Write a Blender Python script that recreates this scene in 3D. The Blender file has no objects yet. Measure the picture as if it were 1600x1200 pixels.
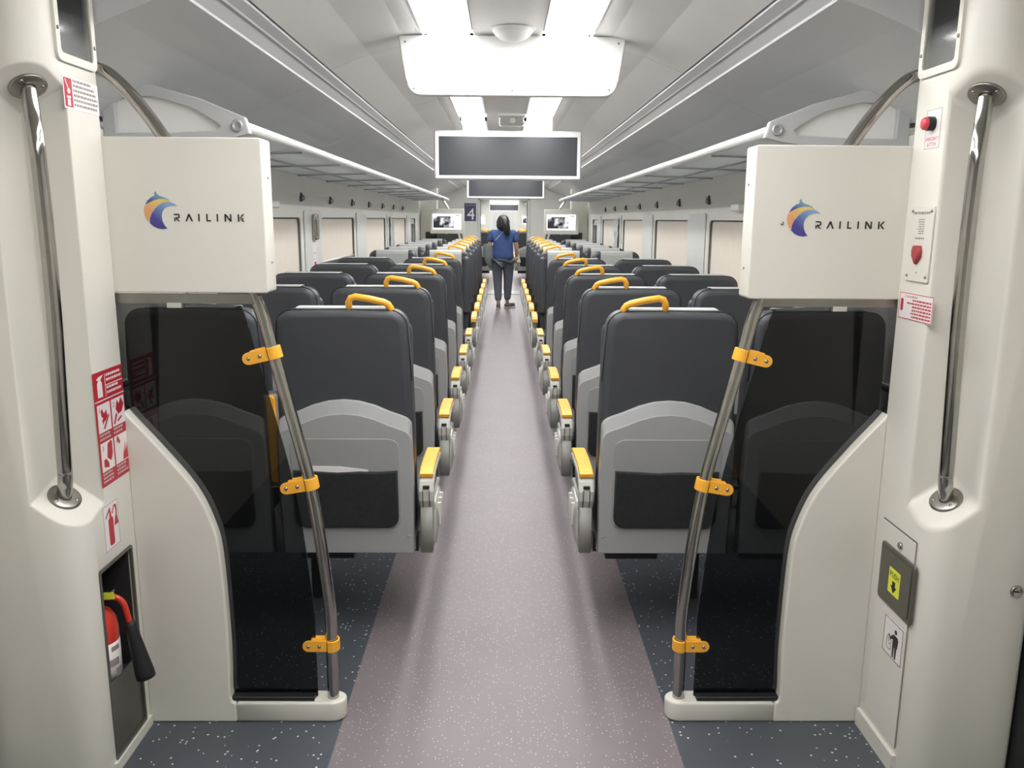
import bpy, bmesh, math, random
from mathutils import Vector, Matrix
random.seed(7)
SC = bpy.context.scene
COL = SC.collection
PI = math.pi

# ---------------------------------------------------------------- camera, world, exposure
FPX, CAMX, CAMH, ROLL, VPX, VPY = 1290.0, -0.017, 1.55, math.radians(0.4), 786.0, 342.0
d = Vector(((VPX - 800) / FPX, -(VPY - 600) / FPX, 1.0)).normalized()
r0 = Vector((math.cos(ROLL), -math.sin(ROLL), 0)); r0 = (r0 - d * r0.dot(d)).normalized()
u0 = d.cross(r0)
if u0.y < 0: u0 = -u0
rows = (r0, d, u0)                                   # world X, Y, Z in camera axes (right, up, forward)
cam_data = bpy.data.cameras.new('camera')
cam_data.sensor_width = 36.0; cam_data.lens = FPX / 1600 * 36.0
cam_data.clip_start = 0.05; cam_data.clip_end = 200
cam = bpy.data.objects.new('camera', cam_data); COL.objects.link(cam)
R3 = Matrix([[rw.x, rw.y, -rw.z] for rw in rows])
cam.matrix_world = Matrix.Translation((CAMX, 0, CAMH)) @ R3.to_4x4()
SC.camera = cam

world = bpy.data.worlds.new('world'); SC.world = world; world.use_nodes = True
world.node_tree.nodes['Background'].inputs[0].default_value = (0.02, 0.021, 0.024, 1)
world.node_tree.nodes['Background'].inputs[1].default_value = 0.3
SC.view_settings.view_transform = 'Standard'; SC.view_settings.look = 'None'
SC.view_settings.gamma = 1.0; SC.view_settings.use_curve_mapping = False
SC.view_settings.exposure = 0.12
LAMP = 14.6                                          # emission strength of the ceiling strip lamps

# ---------------------------------------------------------------- materials
def lin(c):
    c = c / 255.0
    return c / 12.92 if c <= 0.04045 else ((c + 0.055) / 1.055) ** 2.4
def rgb(r, g, b): return (lin(r), lin(g), lin(b), 1.0)
MATS = {}
def mat(name, col, rough=0.5, metal=0.0, vary=0.06, vscale=6.0, bump=0.0, bscale=200.0, spec=0.5, coat=0.0):
    if name in MATS: return MATS[name]
    m = bpy.data.materials.new(name); m.use_nodes = True
    nt = m.node_tree; b = nt.nodes['Principled BSDF']
    b.inputs['Roughness'].default_value = rough; b.inputs['Metallic'].default_value = metal
    b.inputs['Specular IOR Level'].default_value = spec; b.inputs['Coat Weight'].default_value = coat
    tc = nt.nodes.new('ShaderNodeTexCoord')
    if vary > 0:
        nz = nt.nodes.new('ShaderNodeTexNoise'); nz.inputs['Scale'].default_value = vscale; nz.inputs['Detail'].default_value = 4
        nt.links.new(tc.outputs['Object'], nz.inputs['Vector'])
        rp = nt.nodes.new('ShaderNodeValToRGB')
        rp.color_ramp.elements[0].position = 0.3; rp.color_ramp.elements[1].position = 0.7
        rp.color_ramp.elements[0].color = tuple(c * (1 - vary) for c in col[:3]) + (1,)
        rp.color_ramp.elements[1].color = tuple(min(1, c * (1 + vary)) for c in col[:3]) + (1,)
        nt.links.new(nz.outputs['Fac'], rp.inputs['Fac']); nt.links.new(rp.outputs['Color'], b.inputs['Base Color'])
    else:
        b.inputs['Base Color'].default_value = col
    if bump > 0:
        n2 = nt.nodes.new('ShaderNodeTexNoise'); n2.inputs['Scale'].default_value = bscale; n2.inputs['Detail'].default_value = 3
        nt.links.new(tc.outputs['Object'], n2.inputs['Vector'])
        bp = nt.nodes.new('ShaderNodeBump'); bp.inputs['Strength'].default_value = bump; bp.inputs['Distance'].default_value = 0.002
        nt.links.new(n2.outputs['Fac'], bp.inputs['Height']); nt.links.new(bp.outputs['Normal'], b.inputs['Normal'])
    MATS[name] = m
    return m
def emit(name, col, strength):
    m = bpy.data.materials.new(name); m.use_nodes = True
    b = m.node_tree.nodes['Principled BSDF']
    b.inputs['Base Color'].default_value = (0.8, 0.8, 0.8, 1)
    b.inputs['Emission Color'].default_value = col; b.inputs['Emission Strength'].default_value = strength
    MATS[name] = m
    return m
def floor_mat(name, col, speck, scale, thr, amount, rough=0.45):
    m = mat(name, col, rough, 0, 0.05, 3.0)
    nt = m.node_tree; b = nt.nodes['Principled BSDF']
    tc = [n for n in nt.nodes if n.type == 'TEX_COORD'][0]; rp = [n for n in nt.nodes if n.type == 'VALTORGB'][0]
    vo = nt.nodes.new('ShaderNodeTexVoronoi'); vo.inputs['Scale'].default_value = scale
    nt.links.new(tc.outputs['Object'], vo.inputs['Vector'])
    lt = nt.nodes.new('ShaderNodeMath'); lt.operation = 'LESS_THAN'; lt.inputs[1].default_value = thr
    nt.links.new(vo.outputs['Distance'], lt.inputs[0])
    sp = nt.nodes.new('ShaderNodeSeparateColor'); nt.links.new(vo.outputs['Color'], sp.inputs[0])
    g = nt.nodes.new('ShaderNodeMath'); g.operation = 'LESS_THAN'; g.inputs[1].default_value = amount
    nt.links.new(sp.outputs[0], g.inputs[0])
    mu = nt.nodes.new('ShaderNodeMath'); mu.operation = 'MULTIPLY'
    nt.links.new(lt.outputs[0], mu.inputs[0]); nt.links.new(g.outputs[0], mu.inputs[1])
    mx = nt.nodes.new('ShaderNodeMix'); mx.data_type = 'RGBA'
    nt.links.new(mu.outputs[0], mx.inputs['Factor']); nt.links.new(rp.outputs['Color'], mx.inputs[6]); mx.inputs[7].default_value = speck
    nt.links.new(mx.outputs[2], b.inputs['Base Color'])
    return m
def glass_mat(name, tint, gloss=1.45, rough=0.02):
    m = bpy.data.materials.new(name); m.use_nodes = True; nt = m.node_tree
    for n in list(nt.nodes):
        if n.type != 'OUTPUT_MATERIAL': nt.nodes.remove(n)
    out = [n for n in nt.nodes if n.type == 'OUTPUT_MATERIAL'][0]
    t = nt.nodes.new('ShaderNodeBsdfTransparent'); t.inputs[0].default_value = tint
    g = nt.nodes.new('ShaderNodeBsdfGlossy'); g.inputs['Roughness'].default_value = rough
    fr = nt.nodes.new('ShaderNodeFresnel'); fr.inputs['IOR'].default_value = gloss
    mx = nt.nodes.new('ShaderNodeMixShader')
    nt.links.new(fr.outputs[0], mx.inputs[0]); nt.links.new(t.outputs[0], mx.inputs[1]); nt.links.new(g.outputs[0], mx.inputs[2])
    nt.links.new(mx.outputs[0], out.inputs[0]); MATS[name] = m
    return m
def grad_mat(name, c0, c1, x0, x1):
    """flat print whose ink runs from c0 to c1 along the sheet"""
    m = mat(name, c0, 0.4, 0, 0); nt = m.node_tree; b = nt.nodes['Principled BSDF']
    tc = [n for n in nt.nodes if n.type == 'TEX_COORD'][0]
    sx = nt.nodes.new('ShaderNodeSeparateXYZ'); nt.links.new(tc.outputs['Generated'], sx.inputs[0])
    ad = nt.nodes.new('ShaderNodeMath'); ad.operation = 'ADD'
    nt.links.new(sx.outputs[0], ad.inputs[0]); nt.links.new(sx.outputs[2], ad.inputs[1])
    rp = nt.nodes.new('ShaderNodeValToRGB'); rp.color_ramp.elements[0].position = x0; rp.color_ramp.elements[1].position = x1
    rp.color_ramp.elements[0].color = c0; rp.color_ramp.elements[1].color = c1
    hf = nt.nodes.new('ShaderNodeMath'); hf.operation = 'MULTIPLY'; hf.inputs[1].default_value = 0.5
    nt.links.new(ad.outputs[0], hf.inputs[0]); nt.links.new(hf.outputs[0], rp.inputs[0]); nt.links.new(rp.outputs[0], b.inputs['Base Color'])
    return m

CREAM = mat('cream_panel', rgb(221, 218, 209), 0.38, 0, 0.02, 2.0)
CREAM2 = mat('cream_moulding', rgb(221, 218, 209), 0.33, 0, 0.02, 2.0)
WALLM = mat('wall_grey', rgb(226, 226, 220), 0.45, 0, 0.02, 2.0)
PILM = mat('pillar_grey', rgb(212, 214, 212), 0.4, 0, 0.03, 2.0)
CEILM = mat('ceiling_white', rgb(236, 236, 235), 0.5, 0, 0.02, 2.0)
COVEM = mat('cove_grey', rgb(200, 201, 202), 0.36, 0, 0.03, 1.5)
TRIMM = mat('ceiling_trim', rgb(205, 206, 208), 0.35, 0.3, 0.02)
GROOVE = mat('dark_groove', rgb(70, 70, 72), 0.7, 0, 0)
CHROME = mat('brushed_steel', rgb(172, 170, 166), 0.12, 1.0, 0.05, 30)
STEEL = mat('satin_steel', rgb(150, 148, 142), 0.32, 1.0, 0.06, 20)
RAILM = mat('rack_rail', rgb(232, 233, 232), 0.3, 0.25, 0.02)
RACKM = mat('rack_shelf', rgb(165, 168, 170), 0.3, 0.1, 0.05, 3)
RACKB = mat('rack_bar', rgb(182, 184, 186), 0.4, 0.4, 0.04)
BRACK = mat('rack_bracket', rgb(190, 191, 192), 0.45, 0, 0.03)
SEATM = mat('charcoal_leather', rgb(66, 68, 73), 0.52, 0, 0.06, 5, 0.25, 260)
SEATS = mat('charcoal_side', rgb(66, 69, 76), 0.45, 0, 0.05, 5, 0.25, 260)
SHELL = mat('grey_shell', rgb(164, 165, 165), 0.5, 0, 0.03, 4)
SHELLP = mat('grey_shell_panel', rgb(155, 156, 156), 0.5, 0, 0.03, 4)
NET = mat('black_net', rgb(36, 38, 40), 0.8, 0, 0.2, 40, 0.6, 500)
COVERM = mat('headrest_cover', rgb(186, 188, 186), 0.6, 0, 0.04, 8, 0.1, 300)
YEL = mat('yellow_plastic', rgb(246, 178, 58), 0.35, 0, 0.03, 10)
ARMM = mat('armrest_grey', rgb(206, 205, 198), 0.4, 0, 0.03, 10)
ARML = mat('armrest_panel', rgb(150, 150, 144), 0.45, 0, 0.04, 10)
SILV = mat('silver_moulding', rgb(205, 203, 198), 0.3, 0.35, 0.05, 30)
BLACK = mat('black_rubber', rgb(28, 29, 31), 0.55, 0, 0.1, 20)
DARKM = mat('dark_frame', rgb(38, 39, 42), 0.6, 0, 0.1, 10)
BLIND = mat('roller_blind', rgb(226, 217, 205), 0.75, 0, 0.02, 12, 0.1, 600)
SCREENM = mat('dark_display', rgb(64, 66, 72), 0.35, 0, 0.03, 3)
WHITE = mat('white_panel', rgb(236, 236, 234), 0.4, 0, 0.01)
RED = mat('red_print', rgb(186, 44, 58), 0.45, 0, 0.03, 10)
STICK = mat('white_sticker', rgb(236, 230, 230), 0.35, 0, 0.02)
INK = mat('black_ink', rgb(38, 34, 30), 0.5, 0, 0)
INKG = mat('grey_ink', rgb(150, 142, 140), 0.5, 0, 0)
DGREY = mat('dark_grey_panel', rgb(92, 91, 84), 0.4, 0.2, 0.05, 8)
FLAPM = mat('bin_flap', rgb(104, 101, 92), 0.38, 0.4, 0.05, 8)
LIME = mat('yellow_green', rgb(232, 236, 70), 0.45, 0, 0.02)
EXTRED = mat('extinguisher_red', rgb(206, 58, 44), 0.3, 0, 0.03)
FLOORD = floor_mat('floor_slate', rgb(76, 81, 88), rgb(225, 225, 222), 58, 0.19, 0.36)
FLOORP = floor_mat('floor_mauve', rgb(126, 117, 120), rgb(176, 168, 168), 85, 0.22, 0.5)
FLOORG = mat('gangway_plate', rgb(132, 128, 126), 0.4, 0.3, 0.05)
TINT = glass_mat('smoked_glass', (0.34, 0.35, 0.36, 1))
CLEAR = glass_mat('clear_cover', (0.86, 0.88, 0.86, 1), 1.5, 0.08)
NIGHT = mat('night_glass', rgb(34, 36, 40), 0.08, 0, 0.05)
LAMPM = emit('lamp_diffuser', (1.0, 0.995, 0.98, 1), LAMP)
SCRW = emit('screen_white', (0.86, 0.95, 1.0, 1), 1.0)

def frosted(m):
    nt = m.node_tree; b = nt.nodes['Principled BSDF']; out = [n for n in nt.nodes if n.type == 'OUTPUT_MATERIAL'][0]
    tr = nt.nodes.new('ShaderNodeBsdfTransparent'); tr.inputs[0].default_value = (0.9, 0.92, 0.92, 1)
    tl = nt.nodes.new('ShaderNodeBsdfTranslucent'); tl.inputs[0].default_value = (0.8, 0.82, 0.82, 1)
    m1 = nt.nodes.new('ShaderNodeMixShader'); m1.inputs[0].default_value = 0.78
    nt.links.new(tr.outputs[0], m1.inputs[1]); nt.links.new(tl.outputs[0], m1.inputs[2])
    m2 = nt.nodes.new('ShaderNodeMixShader'); m2.inputs[0].default_value = 0.35
    nt.links.new(m1.outputs[0], m2.inputs[1]); nt.links.new(b.outputs[0], m2.inputs[2]); nt.links.new(m2.outputs[0], out.inputs[0])
frosted(RACKM)
RACKD = mat('device_grey', rgb(165, 168, 170), 0.35, 0, 0.05, 3)

# ---------------------------------------------------------------- mesh builder
ORIG = {}
def worg(o): return ORIG.get(o.name, Vector((0, 0, 0))) if o else Vector((0, 0, 0))
class MB:
    def __init__(s): s.v = []; s.f = []; s.sm = []
    def add(s, vs, fs, smooth=False):
        k = len(s.v); s.v += [Vector(p) for p in vs]
        for f in fs: s.f.append([i + k for i in f]); s.sm.append(smooth)
        return s
    def box(s, x0, x1, y0, y1, z0, z1):
        return s.add([(x, y, z) for z in (z0, z1) for y in (y0, y1) for x in (x0, x1)],
                     [(0, 2, 3, 1), (4, 5, 7, 6), (0, 1, 5, 4), (2, 6, 7, 3), (0, 4, 6, 2), (1, 3, 7, 5)])
    def loft(s, rings, closed=True, caps=True, smooth=True):
        n = len(rings[0]); vs = [p for r in rings for p in r]; fs = []
        for i in range(len(rings) - 1):
            for j in range(n if closed else n - 1):
                a, b = i * n + j, i * n + (j + 1) % n
                fs.append((a, b, b + n, a + n))
        s.add(vs, fs, smooth)
        if caps:
            k = len(s.v) - len(vs)
            s.f.append([k + i for i in range(n)][::-1]); s.sm.append(False)
            s.f.append([k + (len(rings) - 1) * n + i for i in range(n)]); s.sm.append(False)
        return s
    def tube(s, path, r, n=10, caps=True, up=None, flat=1.0):
        path = [Vector(p) for p in path]; rings = []
        prev = Vector(up) if up else None
        for i, p in enumerate(path):
            t = (path[min(i + 1, len(path) - 1)] - path[max(i - 1, 0)]).normalized()
            if prev is None: prev = Vector((0, 0, 1)) if abs(t.z) < 0.9 else Vector((0, 1, 0))
            a = (prev - t * prev.dot(t)).normalized(); b = t.cross(a); prev = a
            rr = r[i] if isinstance(r, (list, tuple)) else r
            rings.append([p + a * (math.cos(2 * PI * k / n) * rr) + b * (math.sin(2 * PI * k / n) * rr * flat) for k in range(n)])
        return s.loft(rings, True, caps)
    def ribbon(s, path, w, th, side):
        """rectangular section swept along path: width w along 'side', thickness th"""
        path = [Vector(p) for p in path]; side = Vector(side); rings = []
        for i, p in enumerate(path):
            t = (path[min(i + 1, len(path) - 1)] - path[max(i - 1, 0)]).normalized()
            n = t.cross(side).normalized()
            e = min(th, w) * 0.2
            q = [(-w / 2 + e, -th / 2), (w / 2 - e, -th / 2), (w / 2, -th / 2 + e), (w / 2, th / 2 - e), (w / 2 - e, th / 2), (-w / 2 + e, th / 2), (-w / 2, th / 2 - e), (-w / 2, -th / 2 + e)]
            rings.append([p + side * a + n * b for a, b in q])
        return s.loft(rings, True, True, False)
    def lathe(s, prof, origin=(0, 0, 0), axis=(0, 0, 1), n=20):
        ax = Vector(axis).normalized(); o = Vector(origin)
        a = Vector((1, 0, 0)) if abs(ax.x) < 0.9 else Vector((0, 1, 0))
        a = (a - ax * a.dot(ax)).normalized(); b = ax.cross(a)
        rings = [[o + ax * h + a * (r * math.cos(2 * PI * k / n)) + b * (r * math.sin(2 * PI * k / n)) for k in range(n)] for r, h in prof]
        return s.loft(rings, True, True)
    def prism(s, pts, fr, w0, w1):
        """extrude the 2D polygon pts in frame fr from depth w0 to w1"""
        n = len(pts)
        vs = [fr(u, v, w0) for u, v in pts] + [fr(u, v, w1) for u, v in pts]
        fs = [tuple(range(n))[::-1], tuple(range(n, 2 * n))] + [(i, (i + 1) % n, n + (i + 1) % n, n + i) for i in range(n)]
        return s.add(vs, fs)
    def slab(s, pts, fr, w0, w1, bev, segs=3):
        """prism with rounded rims"""
        n = len(pts); P = [Vector(p) for p in pts]
        area = sum(P[i].x * P[(i + 1) % n].y - P[(i + 1) % n].x * P[i].y for i in range(n))
        if area < 0: P.reverse()
        N = []
        for i in range(n):
            e0 = (P[i] - P[i - 1]).normalized(); e1 = (P[(i + 1) % n] - P[i]).normalized()
            n0 = Vector((-e0.y, e0.x)); n1 = Vector((-e1.y, e1.x)); m = (n0 + n1)
            m = m.normalized() if m.length > 1e-6 else n0
            N.append(m / max(0.5, m.dot(n0)))
        rings = []; sg = 1 if w1 > w0 else -1
        for k in range(segs + 1):
            a = PI / 2 * k / segs
            rings.append([fr(*(P[i] + N[i] * bev * (1 - math.sin(a))), w0 + sg * bev * (1 - math.cos(a))) for i in range(n)])
        for k in range(segs + 1):
            a = PI / 2 * (1 - k / segs)
            rings.append([fr(*(P[i] + N[i] * bev * (1 - math.sin(a))), w1 - sg * bev * (1 - math.cos(a))) for i in range(n)])
        return s.loft(rings, True, True)
    def build(s, name, m, parent=None, fix=True, bevel=0.0, angle=40):
        o0 = worg(parent)
        me = bpy.data.meshes.new(name)
        me.from_pydata([tuple(p - o0) for p in s.v], [], s.f); me.validate()
        for p, q in zip(me.polygons, s.sm): p.use_smooth = q
        if fix:
            bm = bmesh.new(); bm.from_mesh(me)
            bmesh.ops.remove_doubles(bm, verts=bm.verts, dist=1e-6)
            bmesh.ops.recalc_face_normals(bm, faces=bm.faces); bm.to_mesh(me); bm.free()
        me.materials.append(m)
        o = bpy.data.objects.new(name, me); COL.objects.link(o)
        if parent: o.parent = parent
        ORIG[o.name] = o0
        if bevel > 0:
            b = o.modifiers.new('bevel', 'BEVEL'); b.width = bevel; b.segments = 3; b.limit_method = 'ANGLE'; b.angle_limit = math.radians(angle)
        return o
def FXZ(Y, sx=1):   return lambda u, v, w: Vector((u * sx, Y + w, v))     # sheet facing the camera: u = X, v = Z, w = +Y
def FYZ(X, sg):     return lambda u, v, w: Vector((X + sg * w, u, v))     # sheet on a side wall: u = Y, v = Z
def FXY(Z):         return lambda u, v, w: Vector((u, v, Z + w))
def rrect(u0, u1, v0, v1, r, n=5):
    P = []
    for cx, cy, a0 in ((u1 - r, v1 - r, 0), (u0 + r, v1 - r, 90), (u0 + r, v0 + r, 180), (u1 - r, v0 + r, 270)):
        for k in range(n + 1):
            a = math.radians(a0 + 90 * k / n); P.append((cx + r * math.cos(a), cy + r * math.sin(a)))
    return P
def circ(cu, cv, r, n=20): return [(cu + r * math.cos(2 * PI * k / n), cv + r * math.sin(2 * PI * k / n)) for k in range(n)]
def spline(pts, n=8):
    P = [Vector(p) for p in pts]; P = [P[0] * 2 - P[1]] + P + [P[-1] * 2 - P[-2]]; out = []
    for i in range(1, len(P) - 2):
        for k in range(n):
            t = k / n; a, b, c, e = P[i - 1], P[i], P[i + 1], P[i + 2]
            out.append(0.5 * ((2 * b) + (c - a) * t + (2 * a - 5 * b + 4 * c - e) * t * t + (3 * b - a - 3 * c + e) * t ** 3))
    out.append(P[-2]); return out
def tag(o, label=None, cat=None, group=None, kind=None):
    if label: o['label'] = label
    if cat: o['category'] = cat
    if group: o['group'] = group
    if kind: o['kind'] = kind
    return o
def thing(name, label, cat, loc=(0, 0, 0), group=None, kind=None):
    o = bpy.data.objects.new(name, None); COL.objects.link(o); o.location = loc; o.empty_display_size = 0.1
    ORIG[o.name] = Vector(loc); return tag(o, label, cat, group, kind)
def copy_tree(o, parent=None, loc=None, rz=0.0):
    c = o.copy(); COL.objects.link(c); c.parent = parent
    if loc is not None: c.location = loc; c.rotation_euler = (0, 0, rz)
    for ch in list(o.children): copy_tree(ch, c)
    return c
def text(name, s, size, fr, u, v, m, parent, w=0.0006, align='CENTER', sx=1.0):
    cu = bpy.data.curves.new('font', 'FONT'); cu.body = s; cu.size = size; cu.align_x = align; cu.resolution_u = 2
    o = bpy.data.objects.new('font', cu); COL.objects.link(o)
    me = bpy.data.meshes.new_from_object(o.evaluated_get(bpy.context.evaluated_depsgraph_get()))
    bpy.data.objects.remove(o)
    b = MB(); b.add([fr(u + p.co.x * sx, v + p.co.y, w) for p in me.vertices], [tuple(p.vertices) for p in me.polygons])
    return b.build(name, m, parent, fix=False)
def screw(name, p, axis, r, parent, m=None):
    return MB().lathe([(0.001, 0.0035), (r * 0.5, 0.0034), (r * 0.9, 0.002), (r, 0), (r, -0.002)][::-1], p, axis, 12).build(name, m or STEEL, parent)

# ================================================================ SETTING
XW, XC, XCO = 1.40, 1.11, 1.395
YEND = 17.3
# ---- floor
fl = tag(MB().box(-1.6, 1.6, -1.6, YEND, -0.08, 0.0).build('floor', FLOORD), 'slate grey speckled train floor', None, None, 'structure')
MB().box(-0.513, 0.513, -1.6, YEND, -0.01, 0.002).build('aisle_strip', FLOORP, fl)
MB().box(-0.6, 0.6, YEND - 0.05, YEND + 0.03, -0.01, 0.008).build('threshold_strip', DARKM, fl)
# ---- ceiling: flat middle, sloped shoulders, coves; panels are separate pieces
PROF = [(0.0, 2.325), (0.145, 2.325)]
ce = tag(MB().box(-1.6, 1.6, -1.6, YEND, 2.42, 2.5).build('ceiling', CEILM), 'white arched train ceiling', None, None, 'structure')
SEG = [-1.6, 0.6, 2.36, 3.95, 5.7, 7.6, 9.5, 11.4, 13.3, 15.2, YEND]
def strip_panel(name, prof, y0, y1, th, m, parent):
    b = MB(); n = len(prof)
    top = [(x, z + th) for x, z in prof]
    loop = prof + top[::-1]
    b.loft([[Vector((x, y, z)) for x, z in loop] for y in (y0, y1)], True, True, False)
    return b.build(name, m, parent)
COVE = [(0.885, 2.135), (0.97, 2.105), (1.06, 2.07), (1.16, 2.025), (1.26, 1.975), (1.34, 1.93), (1.40, 1.885)]
for i in range(len(SEG) - 1):
    y0, y1 = SEG[i] + 0.002, SEG[i + 1] - 0.002
    strip_panel('centre_panel', [(-0.148, 2.325), (0.148, 2.325)], y0, y1, 0.03, CEILM, ce)
    for s in (-1, 1):
        if y1 < 2.4:
            strip_panel('vestibule_panel', [(s * 0.366, 2.325), (s * 1.6, 2.325)], y0, y1, 0.03, CEILM, ce); continue
        strip_panel('shoulder_panel', [(s * x, z) for x, z in [(0.366, 2.325), (0.45, 2.318), (0.62, 2.275), (0.80, 2.205)]], y0, y1, 0.03, CEILM, ce)
        strip_panel('cove_panel', [(s * x, z) for x, z in COVE], y0, y1, 0.03, COVEM, ce)
for s in (-1, 1):
    strip_panel('ceiling_trim', [(s * x, z) for x, z in [(0.808, 2.196), (0.838, 2.178), (0.842, 2.172)]], 2.36, YEND, 0.03, TRIMM, ce)
    strip_panel('ceiling_channel', [(s * x, z) for x, z in [(0.842, 2.180), (0.884, 2.145)]], 2.36, YEND, 0.03, COVEM, ce)
    MB().prism([(0.37, 2.335), (0.37, 2.322), (0.45, 2.316), (0.62, 2.272), (0.80, 2.202)] + [(x, z - 0.002) for x, z in COVE[:-1]] + [(1.394, 1.885), (1.46, 1.885), (1.46, 2.335)], FXZ(2.352, s), 0, 0.01).build('ceiling_fascia', COVEM, ce)
    strip_panel('ceiling_groove', [(s * x, z) for x, z in [(0.796, 2.222), (0.81, 2.212)]], 2.36, YEND, 0.02, GROOVE, ce)
# ---- windows and walls
WIN = [(2.55, 3.68), (4.35, 5.77), (6.42, 7.84), (8.52, 9.93), (10.6, 12.0), (12.62, 13.28)]
WZ0, WZ1 = 0.93, 1.55
nwin = 0
ORD = ['first', 'second', 'third', 'fourth', 'fifth', 'sixth', 'seventh', 'eighth', 'ninth', 'tenth', 'eleventh', 'twelfth', 'thirteenth', 'fourteenth']
for s, side in ((-1, 'left'), (1, 'right')):
    X = s * XW
    w = MB(); w.box(min(X, X + s * 0.06), max(X, X + s * 0.06), 2.3, YEND, 0, WZ0 - 0.12)
    wall = tag(w.build('wall_' + side, WALLM), 'pale grey %s side wall of the carriage' % side, None, None, 'structure')
    # sloped band between window panels and luggage rack
    b = MB(); b.loft([[Vector((s * x, y, z)) for x, z in [(1.40, 1.63), (1.385, 1.70), (1.385, 1.84), (1.46, 1.9), (1.46, 1.63)]] for y in (2.3, YEND)], True, True, False)
    b.build('upper_band', WALLM, wall)
    edges = [2.3] + [(WIN[i][1] + WIN[i + 1][0]) / 2 for i in range(len(WIN) - 1)] + [13.62]
    for i, (y0, y1) in enumerate(WIN):
        c0, c1 = edges[i] + 0.0015, edges[i + 1] - 0.0015
        z0, z1 = WZ0 - 0.12, 1.63
        hole = rrect(y0, y1, WZ0, WZ1, 0.05, 5)
        corners = [(c1, z1), (c0, z1), (c0, z0), (c1, z0)]
        b = MB(); fr = FYZ(X, s)
        n = len(hole)
        vs = [fr(u, v, 0) for u, v in hole] + [fr(u, v, 0) for u, v in corners] + [fr(u, v, 0.05) for u, v in hole]
        fs = []
        for k in range(n):
            q = k // 6; kn = (k + 1) % n; qn = kn // 6
            fs.append((k, kn, n + q) if q == qn else (k, kn, n + qn, n + q))
            fs.append((k, kn, n + 4 + kn, n + 4 + k))
        b.add(vs, fs); b.build('wall_panel', WALLM, wall)
        nwin += 1
        wn = tag(MB().prism(rrect(y0 + 0.001, y1 - 0.001, WZ0 + 0.001, WZ1 - 0.001, 0.05), fr, 0.04, 0.048).build('window_%d' % nwin, NIGHT), None, None, None, 'structure')
        ring = rrect(y0 + 0.003, y1 - 0.003, WZ0 + 0.003, WZ1 - 0.003, 0.048)
        MB().tube([fr(u, v, 0.012) for u, v in ring + ring[:1]], 0.004, 6).build('window_gasket', GROOVE, wn)
        raised = (s == -1 and i == 2); up = (i == 5)
        zb = 1.21 if raised else (1.47 if up else WZ0 + 0.02)
        MB().prism([(y0 + 0.012, zb), (y1 - 0.012, zb), (y1 - 0.012, WZ1 - 0.006), (y0 + 0.012, WZ1 - 0.006)], fr, 0.022, 0.026).build('roller_blind', BLIND, wn)
        MB().tube([fr(y0 + 0.012, zb, 0.022), fr(y1 - 0.012, zb, 0.022)], 0.013, 10).build('blind_bar', SILV, wn)
        if i < len(WIN) - 1:
            g0, g1 = y1 + 0.07, WIN[i + 1][0] - 0.07
            MB().slab(rrect(g0, g1, 0.82, 1.60, 0.03), fr, 0.0, -0.014, 0.008).build('pillar_cover', PILM, wall)
    # lower wall beyond the last window
    MB().box(min(X, X + s * 0.05), max(X, X + s * 0.05), 13.62, YEND, WZ0 - 0.12, 1.63).build('wall_panel', WALLM, wall)
    # coat hooks under the rack
    for k, y in enumerate([4.78, 5.74, 6.7, 7.66, 8.62, 9.58, 10.54, 11.5]):
        h = thing('coat_hook', 'small coat hook on the %s wall under the rack, %s from the camera' % (side, ORD[k]), 'hook', (s * 1.385, y, 1.70), 'coat hooks along the %s wall' % side)
        MB().slab(rrect(y - 0.02, y + 0.02, 1.655, 1.715, 0.006), FYZ(s * 1.390, -s), 0.0, 0.012, 0.003).build('hook_plate', GROOVE, h)
        MB().tube(spline([(s * 1.376, y, 1.70), (s * 1.366, y, 1.69), (s * 1.364, y, 1.672), (s * 1.37, y, 1.665)], 4), 0.005, 6).build('hook', CHROME, h)
# ---- vestibule shell behind and beside the camera
for s, side in ((-1, 'left'), (1, 'right')):
    dr = MB().box(min(s * 1.44, s * 1.5), max(s * 1.44, s * 1.5), -1.0, 2.02, 0, 2.2).build('door_%d' % (1 if s < 0 else 2), CREAM2)
    tag(dr, None, None, None, 'structure')
    MB().box(min(s * 1.397, s * 1.442), max(s * 1.397, s * 1.442), 2.0, 2.045, 0, 2.2).build('door_seal', BLACK, dr)
    MB().box(min(s * 1.40, s * 1.6), max(s * 1.40, s * 1.6), -1.6, -1.0, 0, 2.42).build('door_pocket', CREAM2, dr)
tag(MB().box(-1.6, 1.6, -1.66, -1.6, 0, 2.42).build('wall_back', CREAM2), None, None, None, 'structure')

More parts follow.
